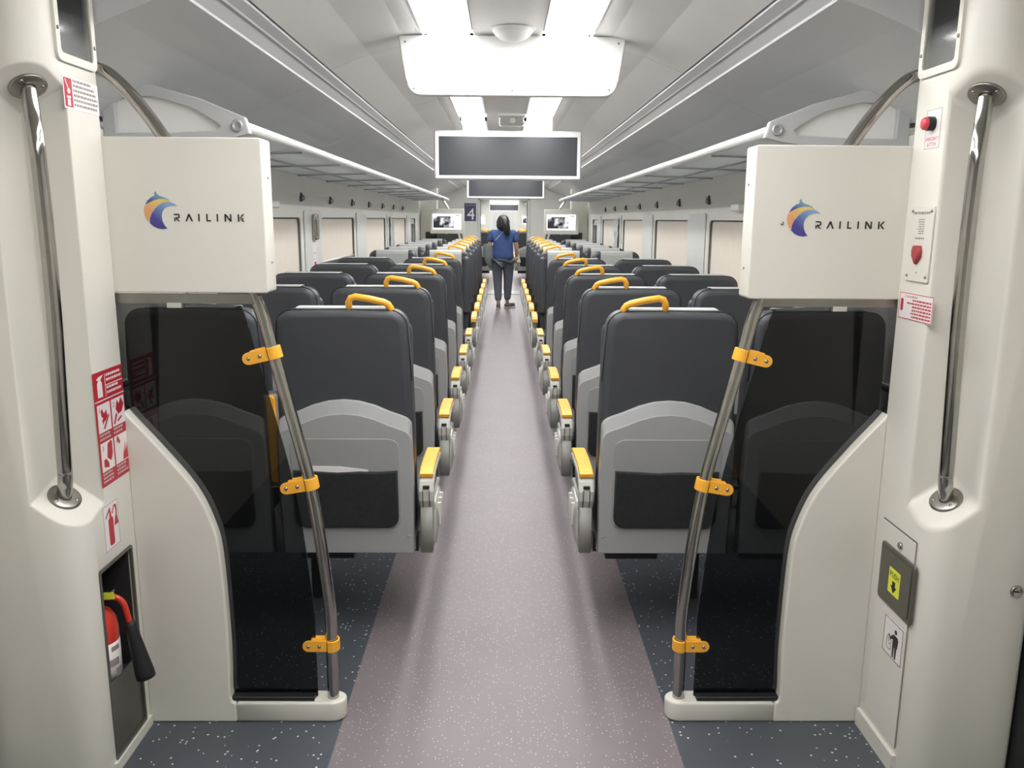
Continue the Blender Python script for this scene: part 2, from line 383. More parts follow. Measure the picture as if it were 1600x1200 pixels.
# ---- moulded columns with hand-hold notch (rounded profile, notch and cabinet cut out)
def niche_lo(x, y): return 0.86 - 0.72 * (1.228 - x) - 0.28 * (2.175 - y)
def niche_hi(x, y): return 1.80 + 0.55 * (1.228 - x) + 0.40 * (2.175 - y)
def column(s):
    r = 0.075; y0, y1 = 2.03, 2.35
    prof = [(XCO, y1), (XC + 0.008, y1), (XC, y1 - 0.008)]
    for k in range(9):
        a = PI / 2 * k / 8
        prof.append((XC + r - r * math.cos(a), y0 + r - r * math.sin(a)))
    prof += [(XCO, y0)]
    b = MB(); b.loft([[Vector((s * x, y, z)) for x, y in prof] for z in (0.0, 2.40)], True, True, False)
    c = b.build('wall_column', CREAM, None)
    def cutter(m):
        o = m.build('cut', CREAM); o.hide_render = True; return o
    cuts = []
    # notch for the handrail (tapered floor and ceiling)
    n = MB()
    lo = [(XC - 0.05, 2.03 - 0.05), (XC + 0.118, 2.03 - 0.05), (XC + 0.118, 2.03 + 0.145), (XC - 0.05, 2.03 + 0.145)]
    n.loft([[Vector((s * x, y, f_(x, y))) for x, y in lo] for f_ in (niche_lo, niche_hi)], True, True, False)
    cuts.append(cutter(n))
    if s < 0:
        cuts.append(cutter(MB().box(-1.33, -1.05, 2.11, 2.305, 0.03, 0.60)))
    # recess behind the clear cover at the top
    q = MB().box(min(s * 1.05, s * 1.16), max(s * 1.05, s * 1.16), 2.155, 2.325, 1.945, 2.26)
    cuts.append(cutter(q))
    for k in cuts:
        mo = c.modifiers.new('cut', 'BOOLEAN'); mo.operation = 'DIFFERENCE'; mo.object = k; mo.solver = 'EXACT'
    bv = c.modifiers.new('bevel', 'BEVEL'); bv.width = 0.016; bv.segments = 3; bv.limit_method = 'ANGLE'; bv.angle_limit = math.radians(50)
    dg = bpy.context.evaluated_depsgraph_get()
    me = bpy.data.meshes.new_from_object(c.evaluated_get(dg))
    c.modifiers.clear(); c.data = me
    for k in cuts: bpy.data.objects.remove(k)
    for p in me.polygons: p.use_smooth = True
    me.set_sharp_from_angle(angle=math.radians(32))
    tag(c, '%s cream moulded column with a recessed handrail niche' % ('left' if s < 0 else 'right'), None, None, 'structure')
    return c
colL, colR = column(-1), column(1)
for c in (colL, colR):
    k = copy_tree(c, None, (0, 14.0 + 2.35, 0), PI)     # the pair at the far end of the saloon
    k['label'] = 'far cream column behind the %s wall monitor' % ('right' if c is colL else 'left')
kick = MB().box(1.098, 1.112, 2.03 + 0.06, 2.33, 0.0, 0.055).build('kick_plate', CREAM2, colR)
MB().box(-1.112, -1.100, 2.03 + 0.06, 2.33, 0.0, 0.03).build('kick_plate', CREAM2, colL)

# ---- end bulkhead with open doorway and the next carriage
bk = MB()
for x0, x1, z0, z1 in ((-1.6, -0.487, 0, 2.42), (0.487, 1.6, 0, 2.42), (-0.487, 0.487, 1.925, 2.42)):
    bk.box(x0, x1, YEND, YEND + 0.08, z0, z1)
ENDM = mat('end_wall_grey', rgb(222, 222, 216), 0.5, 0, 0.02)
we = tag(bk.build('wall_end', ENDM), 'pale end wall with an open doorway to the next carriage', None, None, 'structure')
for s in (-1, 1):
    MB().box(min(s * 0.487, s * 0.53), max(s * 0.487, s * 0.53), YEND - 0.03, YEND + 0.09, 0, 1.965).build('door_jamb', PILM, we)
MB().box(-0.53, 0.53, YEND - 0.03, YEND + 0.09, 1.925, 1.965).build('door_head', PILM, we)
tag(MB().box(-0.95, 0.95, YEND + 0.02, 18.4, -0.06, 0.0).build('floor_gangway', FLOORG), None, None, None, 'structure')
gw = MB()
for s in (-1, 1): gw.box(min(s * 0.62, s * 0.68), max(s * 0.62, s * 0.68), YEND + 0.08, 18.4, 0, 2.1)
gw.box(-0.68, 0.68, YEND + 0.08, 18.4, 2.05, 2.1)
tag(gw.build('wall_gangway', PILM), None, None, None, 'structure')
NC = 36.0
f2 = tag(MB().box(-1.6, 1.6, 18.4, NC, -0.08, 0.0).build('floor_next', FLOORD), None, None, None, 'structure')
MB().box(-0.513, 0.513, 18.4, NC, -0.01, 0.002).build('aisle_strip', FLOORP, f2)
c2 = MB(); c2.box(-1.6, 1.6, 18.4, NC, 2.33, 2.4)
c2o = tag(c2.build('ceiling_next', CEILM), None, None, None, 'structure')
for s in (-1, 1):
    strip_panel('cove_panel', [(s * x, z) for x, z in COVE], 18.4, NC, 0.03, COVEM, c2o)
    tag(MB().box(min(s * 1.4, s * 1.46), max(s * 1.4, s * 1.46), 18.4, NC, 0, 2.33).build('wall_next_' + ('left' if s < 0 else 'right'), WALLM), None, None, None, 'structure')
b2 = MB()
for y, hw in ((18.4, 0.5), (NC, 0.45)):
    for x0, x1, z0, z1 in ((-1.6, -hw, 0, 2.42), (hw, 1.6, 0, 2.42), (-hw, hw, 1.96, 2.42)):
        b2.box(x0, x1, y, y + 0.06, z0, z1)
tag(b2.build('wall_next_end', WALLM), None, None, None, 'structure')
tag(MB().box(-0.5, 0.5, NC + 0.06, NC + 0.1, 0, 2.0).build('door_3', PILM), None, None, None, 'structure')

# ================================================================ LAMPS
def strip_lamp(s, y0, y1, label, grp='ceiling strip lamps'):
    t = thing('ceiling_lamp', label, 'lamp', (s * 0.257, (y0 + y1) / 2, 2.33), grp)
    MB().box(min(s * 0.166, s * 0.356), max(s * 0.166, s * 0.356), y0 + 0.012, y1 - 0.012, 2.311, 2.345).build('diffuser', LAMPM, t)
    f = MB()
    for xa, xb in ((0.150, 0.166), (0.356, 0.364)): f.box(min(s * xa, s * xb), max(s * xa, s * xb), y0, y1, 2.317, 2.35)
    for y in (y0, y1 - 0.01): f.box(min(s * 0.149, s * 0.365), max(s * 0.149, s * 0.365), y, y + 0.01, 2.318, 2.35)
    f.build('lamp_frame', TRIMM, t)
    return t
LY = [(-0.1, 1.85, 'over the vestibule'), (1.9, 3.7, 'nearest in view, before the white cross panel'), (3.86, 6.5, 'between the white cross panel and the near display'), (6.9, 9.5, 'just beyond the near display'),
      (9.6, 12.2, 'before the farther display'), (12.6, 14.4, 'above the far monitors'), (14.5, 16.2, 'above the walking person')]
for s in (-1, 1):
    for y0, y1, w in LY:
        strip_lamp(s, y0, y1, '%s ceiling strip lamp %s' % ('left' if s < 0 else 'right', w))
    for y0, y1, w in [(19.0, 26.5, 'near half'), (27.0, 35.5, 'far half')]:
        strip_lamp(s, y0, y1, '%s ceiling strip lamp in the next carriage, %s' % ('left' if s < 0 else 'right', w), 'lamps of the next carriage')

# ---- white cross panel lit by the lamps
def cross_panel(Y, label):
    t = thing('cross_panel', label, 'panel', (0.02, Y, 2.07))
    cx = 0.02
    P = []
    for s, a0 in ((1, -90), (-1, 180)):
        pass
    r = 0.06; hw0, hw1, z0, z1 = 0.452, 0.488, 2.072, 2.318
    P = [(cx - hw1, z1), (cx - hw0 - 0.008, z0 + r)]
    for k in range(6):
        a = math.radians(180 + 90 * k / 5); P.append((cx - hw0 + r + r * math.cos(a) - 0.004, z0 + r + r * math.sin(a)))
    for k in range(6):
        a = math.radians(270 + 90 * k / 5); P.append((cx + hw0 - r + r * math.cos(a) + 0.004, z0 + r + r * math.sin(a)))
    P += [(cx + hw0 + 0.008, z0 + r), (cx + hw1, z1)]
    MB().slab(P, FXZ(Y), 0.0, 0.05, 0.006, 2).build('panel_face', WHITE, t)
    for x, z in ((-0.44, 2.29), (0.475, 2.29), (-0.405, 2.10), (0.02, 2.095), (0.44, 2.10)):
        screw('screw', (x, Y, z), (0, -1, 0), 0.005, t, INKG)
    return t
cp = cross_panel(3.75, 'white cross panel under the ceiling between strip lamps, glaring white')
c = copy_tree(cp, None, (0.02, 26.6, 1.98)); c['label'] = 'white cross panel far away in the next carriage'
# dome between the lamps
dm = thing('dome_sensor', 'round white dome sensor on the ceiling just before the white cross panel', 'sensor', (0.02, 3.65, 2.325))
MB().lathe([(0.088, 0), (0.084, -0.012), (0.074, -0.026), (0.052, -0.042), (0.026, -0.05), (0.004, -0.052)], (0.02, 3.65, 2.325), (0, 0, 1), 24).build('dome', CEILM, dm)
MB().lathe([(0.095, 0), (0.095, -0.003), (0.088, -0.004)], (0.02, 3.65, 2.325), (0, 0, 1), 24).build('dome_ring', TRIMM, dm)
cm = thing('ceiling_camera', 'small clear camera housing on the ceiling above the near display', 'camera', (0.05, 6.5, 2.325))
MB().slab(rrect(-0.05, 0.14, 2.24, 2.31, 0.02), FXZ(6.46), 0, 0.10, 0.012).build('camera_housing', CLEAR, cm)
MB().slab(rrect(-0.06, 0.15, 2.304, 2.33, 0.008), FXZ(6.44), 0, 0.13, 0.006).build('camera_base', CEILM, cm)
MB().lathe([(0.022, 0), (0.022, 0.03), (0.012, 0.036)], (0.05, 6.52, 2.28), (0, -1, 0), 14).build('camera_lens', WHITE, cm)

# ---- hanging displays
def display(Y, label, hh=0.37, zb=1.845):
    t = thing('hanging_display', label, 'display', (0.018, Y, zb), 'displays hanging across the aisle')
    x0, x1 = -0.553, 0.588; zt = zb + hh
    MB().slab(rrect(x0, x1, zb, zt, 0.025), FXZ(Y), 0.0, 0.09, 0.012).build('display_case', PILM, t)
    bz = MB()
    bz.box(x0 + 0.012, x1 - 0.012, Y - 0.006, Y + 0.01, zb + 0.012, zb + 0.034); bz.box(x0 + 0.012, x1 - 0.012, Y - 0.006, Y + 0.01, zt - 0.046, zt - 0.012)
    bz.box(x0 + 0.012, x0 + 0.038, Y - 0.006, Y + 0.01, zb + 0.034, zt - 0.046); bz.box(x1 - 0.034, x1 - 0.012, Y - 0.006, Y + 0.01, zb + 0.034, zt - 0.046)
    bz.build('bezel', CEILM, t)
    MB().box(x0 + 0.036, x1 - 0.032, Y - 0.002, Y + 0.01, zb + 0.032, zt - 0.044).build('display_glass', SCREENM, t)
    for x in (-0.3, 0.33): MB().box(x - 0.03, x + 0.03, Y + 0.02, Y + 0.07, zt - 0.01, 2.335).build('hanger', TRIMM, t)
    return t
dp = display(6.6, 'large dark blank display hanging across the aisle, nearer one')
c = copy_tree(dp, None, (0.018, 12.3, 1.835)); c['label'] = 'dark blank display hanging across the aisle, farther one just before the far monitors'
c = copy_tree(dp, None, (0.018, 32.0, 1.83)); c['label'] = 'tiny dark display hanging in the next carriage'

# ================================================================ LUGGAGE RACKS
for s, side in ((-1, 'left'), (1, 'right')):
    t = thing('luggage_rack', '%s overhead luggage rack with bright front rail' % side, 'luggage rack', (s * 1.15, 2.95, 1.84), 'overhead luggage racks')
    y0, y1 = 2.98, 13.75
    for k in range(6):
        a = y0 + (y1 - y0) * k / 6; e = y0 + (y1 - y0) * (k + 1) / 6 - 0.004
        MB().tube([(s * 0.905, a, 1.852), (s * 0.905, e, 1.852)], 0.0165, 14).build('front_rail', RAILM, t)
        MB().tube([(s * 0.935, a, 1.877), (s * 0.935, e, 1.877)], 0.007, 8).build('top_rail', RAILM, t)
    n = 12
    for k in range(n):
        a = y0 + (y1 - y0) * k / n; e = y0 + (y1 - y0) * (k + 1) / n - 0.006
        b = MB(); b.loft([[Vector((s * x, y, z)) for x, z in [(0.925, 1.845), (1.17, 1.836), (1.17, 1.848), (0.925, 1.857)]] for y in (a, e)], True, True, False)
        b.build('shelf_panel', RACKM, t)
        b = MB(); b.loft([[Vector((s * x, y, z)) for x, z in [(1.178, 1.836), (1.384, 1.828), (1.384, 1.84), (1.178, 1.848)]] for y in (a, e)], True, True, False)
        b.build('shelf_panel', RACKM, t)
        if k: MB().tube([(s * 0.93, a, 1.838), (s * 1.384, a, 1.824)], 0.005, 8).build('cross_bar', RACKB, t)
    MB().tube([(s * 1.174, y0, 1.832), (s * 1.174, y1, 1.832)], 0.005, 8).build('long_bar', RACKB, t)
    # triangular end bracket with an opening
    O = [(0.885, 1.83), (0.90, 1.885), (1.05, 1.945), (1.22, 1.99), (1.384, 1.985), (1.384, 1.775), (1.15, 1.79), (0.95, 1.815)]
    I = [(0.985, 1.855), (1.0, 1.868), (1.08, 1.915), (1.21, 1.95), (1.34, 1.945), (1.34, 1.83), (1.16, 1.832), (1.0, 1.84)]
    b = MB(); nn = len(O); Yb = 2.95
    for w0, w1 in ((0, 0.03),):
        vs = [Vector((s * x, Yb + w, z)) for w in (0, 0.03) for L in (O, I) for x, z in L]
        fs = []
        for k in range(nn):
            kn = (k + 1) % nn
            fs += [(k, kn, nn + kn, nn + k), (2 * nn + k, 2 * nn + kn, 3 * nn + kn, 3 * nn + k), (k, kn, 2 * nn + kn, 2 * nn + k), (nn + k, nn + kn, 3 * nn + kn, 3 * nn + k)]
        b.add(vs, fs)
    b.build('end_bracket', BRACK, t, bevel=0.004)
    MB().prism(I, FXZ(Yb + 0.022, s), 0, 0.006).build('bracket_plate', WHITE, t)
    MB().lathe([(0.019, 0), (0.019, 0.01), (0.012, 0.012), (0.011, 0.004)], (s * 0.925, Yb, 1.856), (0, -1, 0), 18).build('rail_boss', RACKB, t)

# ================================================================ GLASS PARTITIONS
POLE = [(1.13, 1.945), (1.085, 1.925), (1.025, 1.865), (0.955, 1.768), (0.825, 1.555), (0.722, 1.318), (0.683, 1.165), (0.592, 0.77), (0.549, 0.40), (0.546, 0.247), (0.546, 0.055)]
CURV = [(1.125, 1.0), (1.11, 0.98), (1.024, 0.878), (0.938, 0.762), (0.893, 0.655), (0.874, 0.548), (0.867, 0.27), (0.872, 0.10)]
YP = 2.372
def pole_pt(z):
    P = [Vector((a, b)) for a, b in POLE]; sp = spline([(a, b, 0) for a, b in POLE], 10)
    best = min(range(1, len(sp) - 1), key=lambda i: abs(sp[i].y - z))
    t = (sp[best - 1] - sp[best + 1]).normalized()
    return sp[best].x, sp[best].y, t.x, t.y
def partition(s, label):
    t = thing('glass_partition', label, 'partition', (s * 0.8, YP, 0), 'smoked glass partitions at the ends of the seating')
    cv = [(p.x, p.y) for p in spline([(a, b, 0) for a, b in CURV], 6)]
    P = [(1.112, 0.0), (0.84, 0.0)] + [(0.842, 0.064), (0.853, 0.070), (0.857, 0.085)] + [(a - 0.014, b) for a, b in cv[::-1] if a < 1.108] + [(1.112, 1.0)]
    MB().prism(P, FXZ(2.335, s), 0.0, 0.075).build('lower_panel', CREAM2, t, bevel=0.007, angle=25)
    base = []
    for k in range(13):
        a = math.radians(90 + 180 * k / 12); base.append((0.546 + 0.042 * math.cos(a), 2.335 + 0.0375 + 0.0375 * math.sin(a)))
    base = [(0.84, 2.41)] + base + [(0.84, 2.335)]
    MB().slab(base, lambda u, v, w: Vector((s * u, v, w)), 0.0, 0.066, 0.008).build('base_sill', CREAM2, t)
    gk = cv + [(0.874, 0.082), (0.868, 0.075), (0.60, 0.074)]
    MB().ribbon([(s * a, YP - 0.004, b) for a, b in gk], 0.05, 0.014, (0, 1, 0)).build('gasket', BLACK, t)
    sp = spline([(a, b, 0) for a, b in POLE], 10)
    edge = []
    for i in range(len(sp)):
        if sp[i].y > 1.325: continue
        tt = (sp[max(i - 1, 0)] - sp[min(i + 1, len(sp) - 1)]).normalized(); nx = tt.y; nz = -tt.x
        edge.append((sp[i].x + nx * 0.048, sp[i].y + nz * 0.048))
    edge = [e for e in edge if e[1] > 0.07] + [(0.594, 0.07)]
    pane = [(1.30, 1.325)] + edge + [(0.86, 0.07)] + [(a + 0.002, b) for a, b in cv[::-1] if a < 1.106] + [(1.115, 0.99), (1.30, 0.99)]
    MB().prism(pane, FXZ(YP - 0.003, s), 0, 0.006).build('smoked_pane', TINT, t)
    MB().tube([(s * p.x, YP, p.y) for p in sp], 0.0185, 16).build('grab_pole', CHROME, t)
    MB().box(min(s * 0.715, s * 1.30), max(s * 0.715, s * 1.30), YP - 0.018, YP - 0.006, 1.308, 1.336).build('top_bar', STEEL, t)
    MB().box(min(s * 0.93, s * 0.97), max(s * 0.93, s * 0.97), YP - 0.02, YP + 0.005, 1.296, 1.31).build('bar_clip', SILV, t)
    for z in (1.165, 0.768, 0.247):
        px, pz, tx, tz = pole_pt(z)
        dx, dz = tz, -tx
        if dx < 0: dx, dz = -dx, -dz
        def fr(u, v, w, px=px, pz=pz, dx=dx, dz=dz, tx=tx, tz=tz): return Vector((s * (px + u * dx + v * tx), YP + w, pz + u * dz + v * tz))
        C = [(-0.0235 * math.cos(a), -0.0235 * math.sin(a)) for a in [math.radians(-100 + 200 * k / 12) for k in range(13)]]
        b = MB()
        path = [fr(u, 0, w) for u, w in [(0.02, 0.0145)] + [(c0, c1) for c0, c1 in C[::-1]] + [(0.02, -0.0145)]]
        ax = (fr(0, 1, 0) - fr(0, 0, 0)).normalized()
        b.ribbon(path, 0.036, 0.006, ax)
        pl = [(0.012, -0.018)] + [(0.068 + 0.018 * math.cos(a), 0.018 * math.sin(a)) for a in [math.radians(-90 + 180 * k / 8) for k in range(9)]] + [(0.012, 0.018)]
        b.prism(pl, fr, -0.0185, -0.0125)
        b.prism([(0.012, 0.012), (0.06, 0.012), (0.06, 0.021), (0.012, 0.021)], fr, -0.012, 0.014)
        cl = b.build('clamp', YEL, t, bevel=0.0015)
        for u in (0.034, 0.068): screw('bolt', tuple(fr(u, 0, -0.0185)), (0, -1, 0), 0.0062, cl, CHROME)
    return t
pL = partition(-1, 'left smoked glass partition with curved steel pole and cream lower panel')
pR = partition(1, 'right smoked glass partition with curved steel pole and cream lower panel')
YF = 13.95
c = copy_tree(pR, None, (-0.8, YF - 0.02, 0), PI); c['label'] = 'far smoked glass partition under the left wall monitor'
c = copy_tree(pL, None, (0.8, YF - 0.02, 0), PI); c['label'] = 'far smoked glass partition under the right wall monitor'

# ================================================================ DISPLAY HOUSINGS (backs with emblem near us, screens at the far end)
YB = 2.345
ZP = 0.0002285                                         # metres per unit of the emblem drawing
BLUE1 = grad_mat('print_blue', rgb(70, 84, 150), rgb(124, 158, 186), 0.25, 0.6)
ORNG = grad_mat('print_orange', rgb(222, 160, 108), rgb(226, 200, 110), 0.35, 0.75)
VIOL = grad_mat('print_violet', rgb(72, 64, 140), rgb(130, 158, 200), 0.3, 0.75)
EMB = [('emblem_top', BLUE1, [(200, 315), (235, 260), (280, 222), (325, 202), (320, 170), (345, 145), (348, 172), (372, 200), (430, 220), (480, 240), (500, 258), (440, 241), (380, 239), (320, 253), (260, 281)]),
       ('emblem_middle', ORNG, [(225, 510), (196, 460), (182, 400), (190, 335), (240, 295), (300, 262), (360, 247), (420, 243), (480, 251), (520, 270), (460, 271), (400, 284), (340, 318), (290, 368), (256, 428), (240, 488)]),
       ('emblem_lower', VIOL, [(245, 530), (250, 470), (275, 410), (320, 352), (370, 312), (430, 283), (500, 278), (550, 295), (590, 325), (540, 318), (490, 325), (440, 347), (407, 390), (392, 440), (397, 500), (420, 555), (450, 590), (400, 600), (340, 592), (290, 571)])]
def letters():
    h0, h1 = 505, 415; k = 18
    L = []
    L.append([[(540, h1), (596, h1), (610, h1 + 14), (610, h1 + 44), (596, h1 + 58), (576, h1 + 58), (612, h0), (588, h0), (556, h1 + 58), (556, h1 + 42), (592, h1 + 42), (592, h1 + 16), (540, h1 + 16)], [(540, h1 + 42), (556, h1 + 60), (556, h0), (540, h0)]])
    L.append([[(675, h0), (712, h1), (730, h1), (768, h0), (748, h0), (721, h1 + 30), (694, h0)]])
    L.append([[(832, h1), (850, h1), (850, h0), (832, h0)]])
    L.append([[(930, h1), (948, h1), (948, h0 - 17), (985, h0 - 17), (985, h0), (930, h0)]])
    L.append([[(1055, h1), (1073, h1), (1073, h0), (1055, h0)]])
    L.append([[(1150, h1), (1170, h1), (1216, h0 - 30), (1216, h1), (1234, h1), (1234, h0), (1214, h0), (1168, h1 + 30), (1168, h0), (1150, h0)]])
    L.append([[(1310, h1), (1328, h1), (1328, h0), (1310, h0)], [(1368, h1), (1392, h1), (1352, h1 + 45), (1392, h0), (1368, h0), (1330, h1 + 45)]])
    return L
def housing(s, label, ox, oz, sx, sz):
    x0, x1 = s * 0.679, s * 1.135
    t = thing('display_housing', label, 'display housing', (s * 0.88, YB + 0.045, 1.345), 'cream display housings above the partitions')
    zb, zt = (1.339, 1.763) if s < 0 else (1.331, 1.755)
    xa, xb = min(x0, x1), max(x0, x1)
    MB().slab(rrect(xa, xb, zb, zt, 0.008, 3), FXZ(YB), 0.0, 0.09, 0.004).build('housing_body', CREAM, t)
    fr = lambda u, v, w: Vector((ox + (u - 200) * ZP, YB - 0.0006 - w, oz - (v - 145) * ZP))
    em = None
    for nm, m, P in EMB:
        o = MB().prism(P, fr, 0, 0.0005).build(nm, m, t)
    for k, polys in enumerate(letters()):
        b = MB()
        for P in polys: b.prism(P, fr, 0, 0.0005)
        b.build('letter', INK, t)
    screw('screw', (sx, YB, sz), (0, -1, 0), 0.0055, t, CHROME)
    for z in (zb + 0.085, zt - 0.105): screw('screw', (x0, YB + 0.05, z), (-s, 0, 0), 0.004, t, INKG)
    return t
hl = housing(-1, 'left cream housing printed with the RAILINK emblem', -1.0065, 1.6195, -0.741, 1.547)
hr = housing(1, 'right cream housing printed with the RAILINK emblem', 0.780, 1.6115, 0.764, 1.543)
# far monitors
def map_picture():
    m = bpy.data.materials.new('map_picture'); m.use_nodes = True; nt = m.node_tree; b = nt.nodes['Principled BSDF']
    tc = nt.nodes.new('ShaderNodeTexCoord'); nz = nt.nodes.new('ShaderNodeTexNoise'); nz.inputs['Scale'].default_value = 4.3; nz.inputs['Detail'].default_value = 3
    nt.links.new(tc.outputs['Object'], nz.inputs['Vector'])
    rp = nt.nodes.new('ShaderNodeValToRGB'); E = rp.color_ramp.elements
    E[0].position = 0.48; E[0].color = (0.012, 0.012, 0.02, 1); E[1].position = 0.56; E[1].color = (0.95, 0.95, 1, 1)
    nt.links.new(nz.outputs['Fac'], rp.inputs[0]); nt.links.new(rp.outputs[0], b.inputs['Emission Color']); b.inputs['Emission Strength'].default_value = 0.9
    b.inputs['Base Color'].default_value = (0.02, 0.02, 0.02, 1)
    return m
MAPM = map_picture()
def monitor(s, Y, label):
    x0, x1 = (-1.212, -0.655) if s < 0 else (0.662, 1.225)
    t = thing('wall_monitor', label, 'monitor', ((x0 + x1) / 2, Y, 1.305), 'monitors at the far ends')
    MB().slab(rrect(x0, x1, 1.305, 1.705, 0.012, 3), FXZ(Y), 0.0, 0.09, 0.006).build('monitor_body', CREAM, t)
    MB().box(x0 + 0.04, x1 - 0.05, Y - 0.004, Y + 0.01, 1.372, 1.625).build('screen', SCRW, t)
    MB().box(x0 + 0.052, x1 - 0.165, Y - 0.006, Y + 0.004, 1.40, 1.585).build('map_picture', MAPM, t)
    MB().box(x1 - 0.14, x1 - 0.07, Y - 0.006, Y + 0.004, 1.592, 1.606).build('caption_bar', INKG, t)
    return t
for s, w in ((-1, 'left'), (1, 'right')):
    m_ = monitor(s, YF - 0.14, '%s wall monitor showing a map on a white screen' % w)
    c = copy_tree(m_, None, (m_.location.x, 31.0, 1.305)); c['label'] = 'tiny %s monitor in the next carriage' % w
# number sign on the end wall
sg = thing('carriage_sign', 'violet sign with a large white 4 on the end wall', 'sign', (-0.69, YEND, 1.5))
MB().box(-0.81, -0.572, YEND - 0.008, YEND, 1.50, 1.86).build('sign_plate', mat('sign_violet', rgb(72, 70, 104), 0.4, 0, 0.05), sg)
FS = lambda u, v, w: Vector((u, YEND - 0.009 - w, v))
text('numeral', '4', 0.33, FS, -0.675, 1.53, WHITE, sg, 0.001)
text('sign_title', 'Kereta/Coach', 0.036, FS, -0.69, 1.81, COVERM, sg, 0.001)
# ================================================================ SEATS
def seat_outline():
    P = [(-0.243, 0.40), (0.243, 0.40), (0.244, 0.80), (0.241, 0.98), (0.234, 1.10)]
    for k in range(7):
        a = math.radians(12 + 78 * k / 6); P.append((0.168 + 0.062 * math.cos(a), 1.172 + 0.062 * math.sin(a)))
    P += [(0.0, 1.237)]
    return P + [(-x, z) for x, z in P[::-1] if (x, z) not in ((0.0, 1.237),) and z > 0.41]
def rec(y, z): return y + (1.235 - z) * 0.075               # recline
def FS_(u, v, w): return Vector((u, rec(w, v), v))
def build_seat(a, aisle, name, raised=False):
    """seat facing +Y, rear top edge at y=0; a = direction of the aisle"""
    t = thing(name, 'seat', 'seat')
    MB().slab(seat_outline(), FS_, 0.0, 0.125, 0.026, 4).build('backrest', SEATM, t)
    # piping around the rear edge
    ol = [p for p in seat_outline() if p[1] > 0.6]
    ol.sort(key=lambda p: math.atan2(p[1] - 0.7, p[0]))
    MB().tube([FS_(x * 1.001, z + 0.001, 0.024) for x, z in ol if z > 0.80], 0.0028, 6).build('piping', DARKM, t)
    # front bolsters and lumbar
    for s in (-1, 1):
        P = rrect(min(s * 0.165, s * 0.236), max(s * 0.165, s * 0.236), 0.62, 1.185, 0.034, 4)
        MB().slab(P, FS_, 0.08, 0.168, 0.03, 4).build('side_bolster', SEATS, t)
    MB().slab(rrect(-0.20, 0.20, 0.46, 0.98, 0.03), FS_, 0.09, 0.132, 0.02, 3).build('back_cushion', SEATM, t)
    # headrest cover: sheet over front and top
    path = [FS_(0, 0.93, 0.137), FS_(0, 0.975, 0.133), FS_(0, 1.0, 0.1285), FS_(0, 1.14, 0.1285), FS_(0, 1.205, 0.1285), FS_(0, 1.228, 0.121), FS_(0, 1.2395, 0.104), FS_(0, 1.2415, 0.08), FS_(0, 1.2415, 0.04), FS_(0, 1.240, 0.022)]
    MB().ribbon(path, 0.315, 0.004, (1, 0, 0)).build('headrest_cover', COVERM, t)
    # moulded rear shell
    P = [(-0.241, 0.325), (0.241, 0.325), (0.243, 0.60), (0.240, 0.80)]
    for k in range(6):
        q = math.radians(90 * k / 5 * 0.8); P.append((0.198 + 0.042 * math.cos(q), 0.815 + 0.042 * math.sin(q)))
    P += [(0.16, 0.874), (0.11, 0.896), (0.055, 0.911), (0.0, 0.916)]
    P += [(-x, z) for x, z in P[::-1] if x > 0.001 and z > 0.33]
    MB().slab(P, FS_, -0.012, 0.03, 0.008, 3).build('rear_shell', SHELL, t)
    Bd = [(x, z - 0.046 if z > 0.79 else z) for x, z in P]
    MB().slab(Bd, FS_, -0.030, 0.0, 0.005, 2).build('shell_body', SHELL, t)
    top = [(x, z) for x, z in P if z > 0.81]
    lip = MB(); nl = len(top)
    lip.add([FS_(x * 0.985, z - 0.004, -0.0115) for x, z in top] + [FS_(x * 0.985, z - 0.050, -0.0295) for x, z in top] + [FS_(x * 0.985, z - 0.03, 0.0) for x, z in top],
            [(k, k + 1, nl + k + 1, nl + k) for k in range(nl - 1)] + [(k, 2 * nl + k, 2 * nl + k + 1, k + 1) for k in range(nl - 1)] + [(nl + k, nl + k + 1, 2 * nl + k + 1, 2 * nl + k) for k in range(nl - 1)])
    lip.build('shell_lip', SHELL, t)
    MB().slab(rrect(-0.196, 0.196, 0.425, 0.775, 0.04), FS_, -0.0328, -0.025, 0.0022, 2).build('shell_panel', SHELLP, t)
    Q = [(0.188, 0.655), (0.12, 0.650), (0.05, 0.652), (-0.03, 0.648), (-0.1, 0.652), (-0.188, 0.656)]
    P = Q + [p for p in rrect(-0.188, 0.188, 0.432, 0.70, 0.042) if p[1] < 0.5]
    MB().slab(P, FS_, -0.046, -0.028, 0.006, 2).build('net_pocket', NET, t)
    # seat cushion and its pan
    MB().slab(rrect(-0.24, 0.24, 0.09, 0.56, 0.05), FXY(0), 0.385, 0.475, 0.03, 3).build('seat_cushion', SEATM, t)
    MB().slab(rrect(-0.23, 0.23, 0.07, 0.52, 0.03), FXY(0), 0.31, 0.39, 0.01, 2).build('seat_pan', DARKM, t)
    MB().box(-0.235, 0.235, 0.24, 0.30, 0.25, 0.312).build('beam', DARKM, t)
    MB().box(-a * 0.20 - 0.02, -a * 0.20 + 0.02, 0.34, 0.40, 0.0, 0.30).build('pedestal', DARKM, t, bevel=0.006)
    MB().box(-0.20, 0.0, 0.12, 0.26, 0.27, 0.312).build('under_box', DARKM, t)
    # armrest on the aisle side
    ax = a * (0.287 if aisle else 0.2665); y0 = 0.045; dn = -0.026
    arm = None
    def F(y, z): return (ax, y0 + y, z + dn)
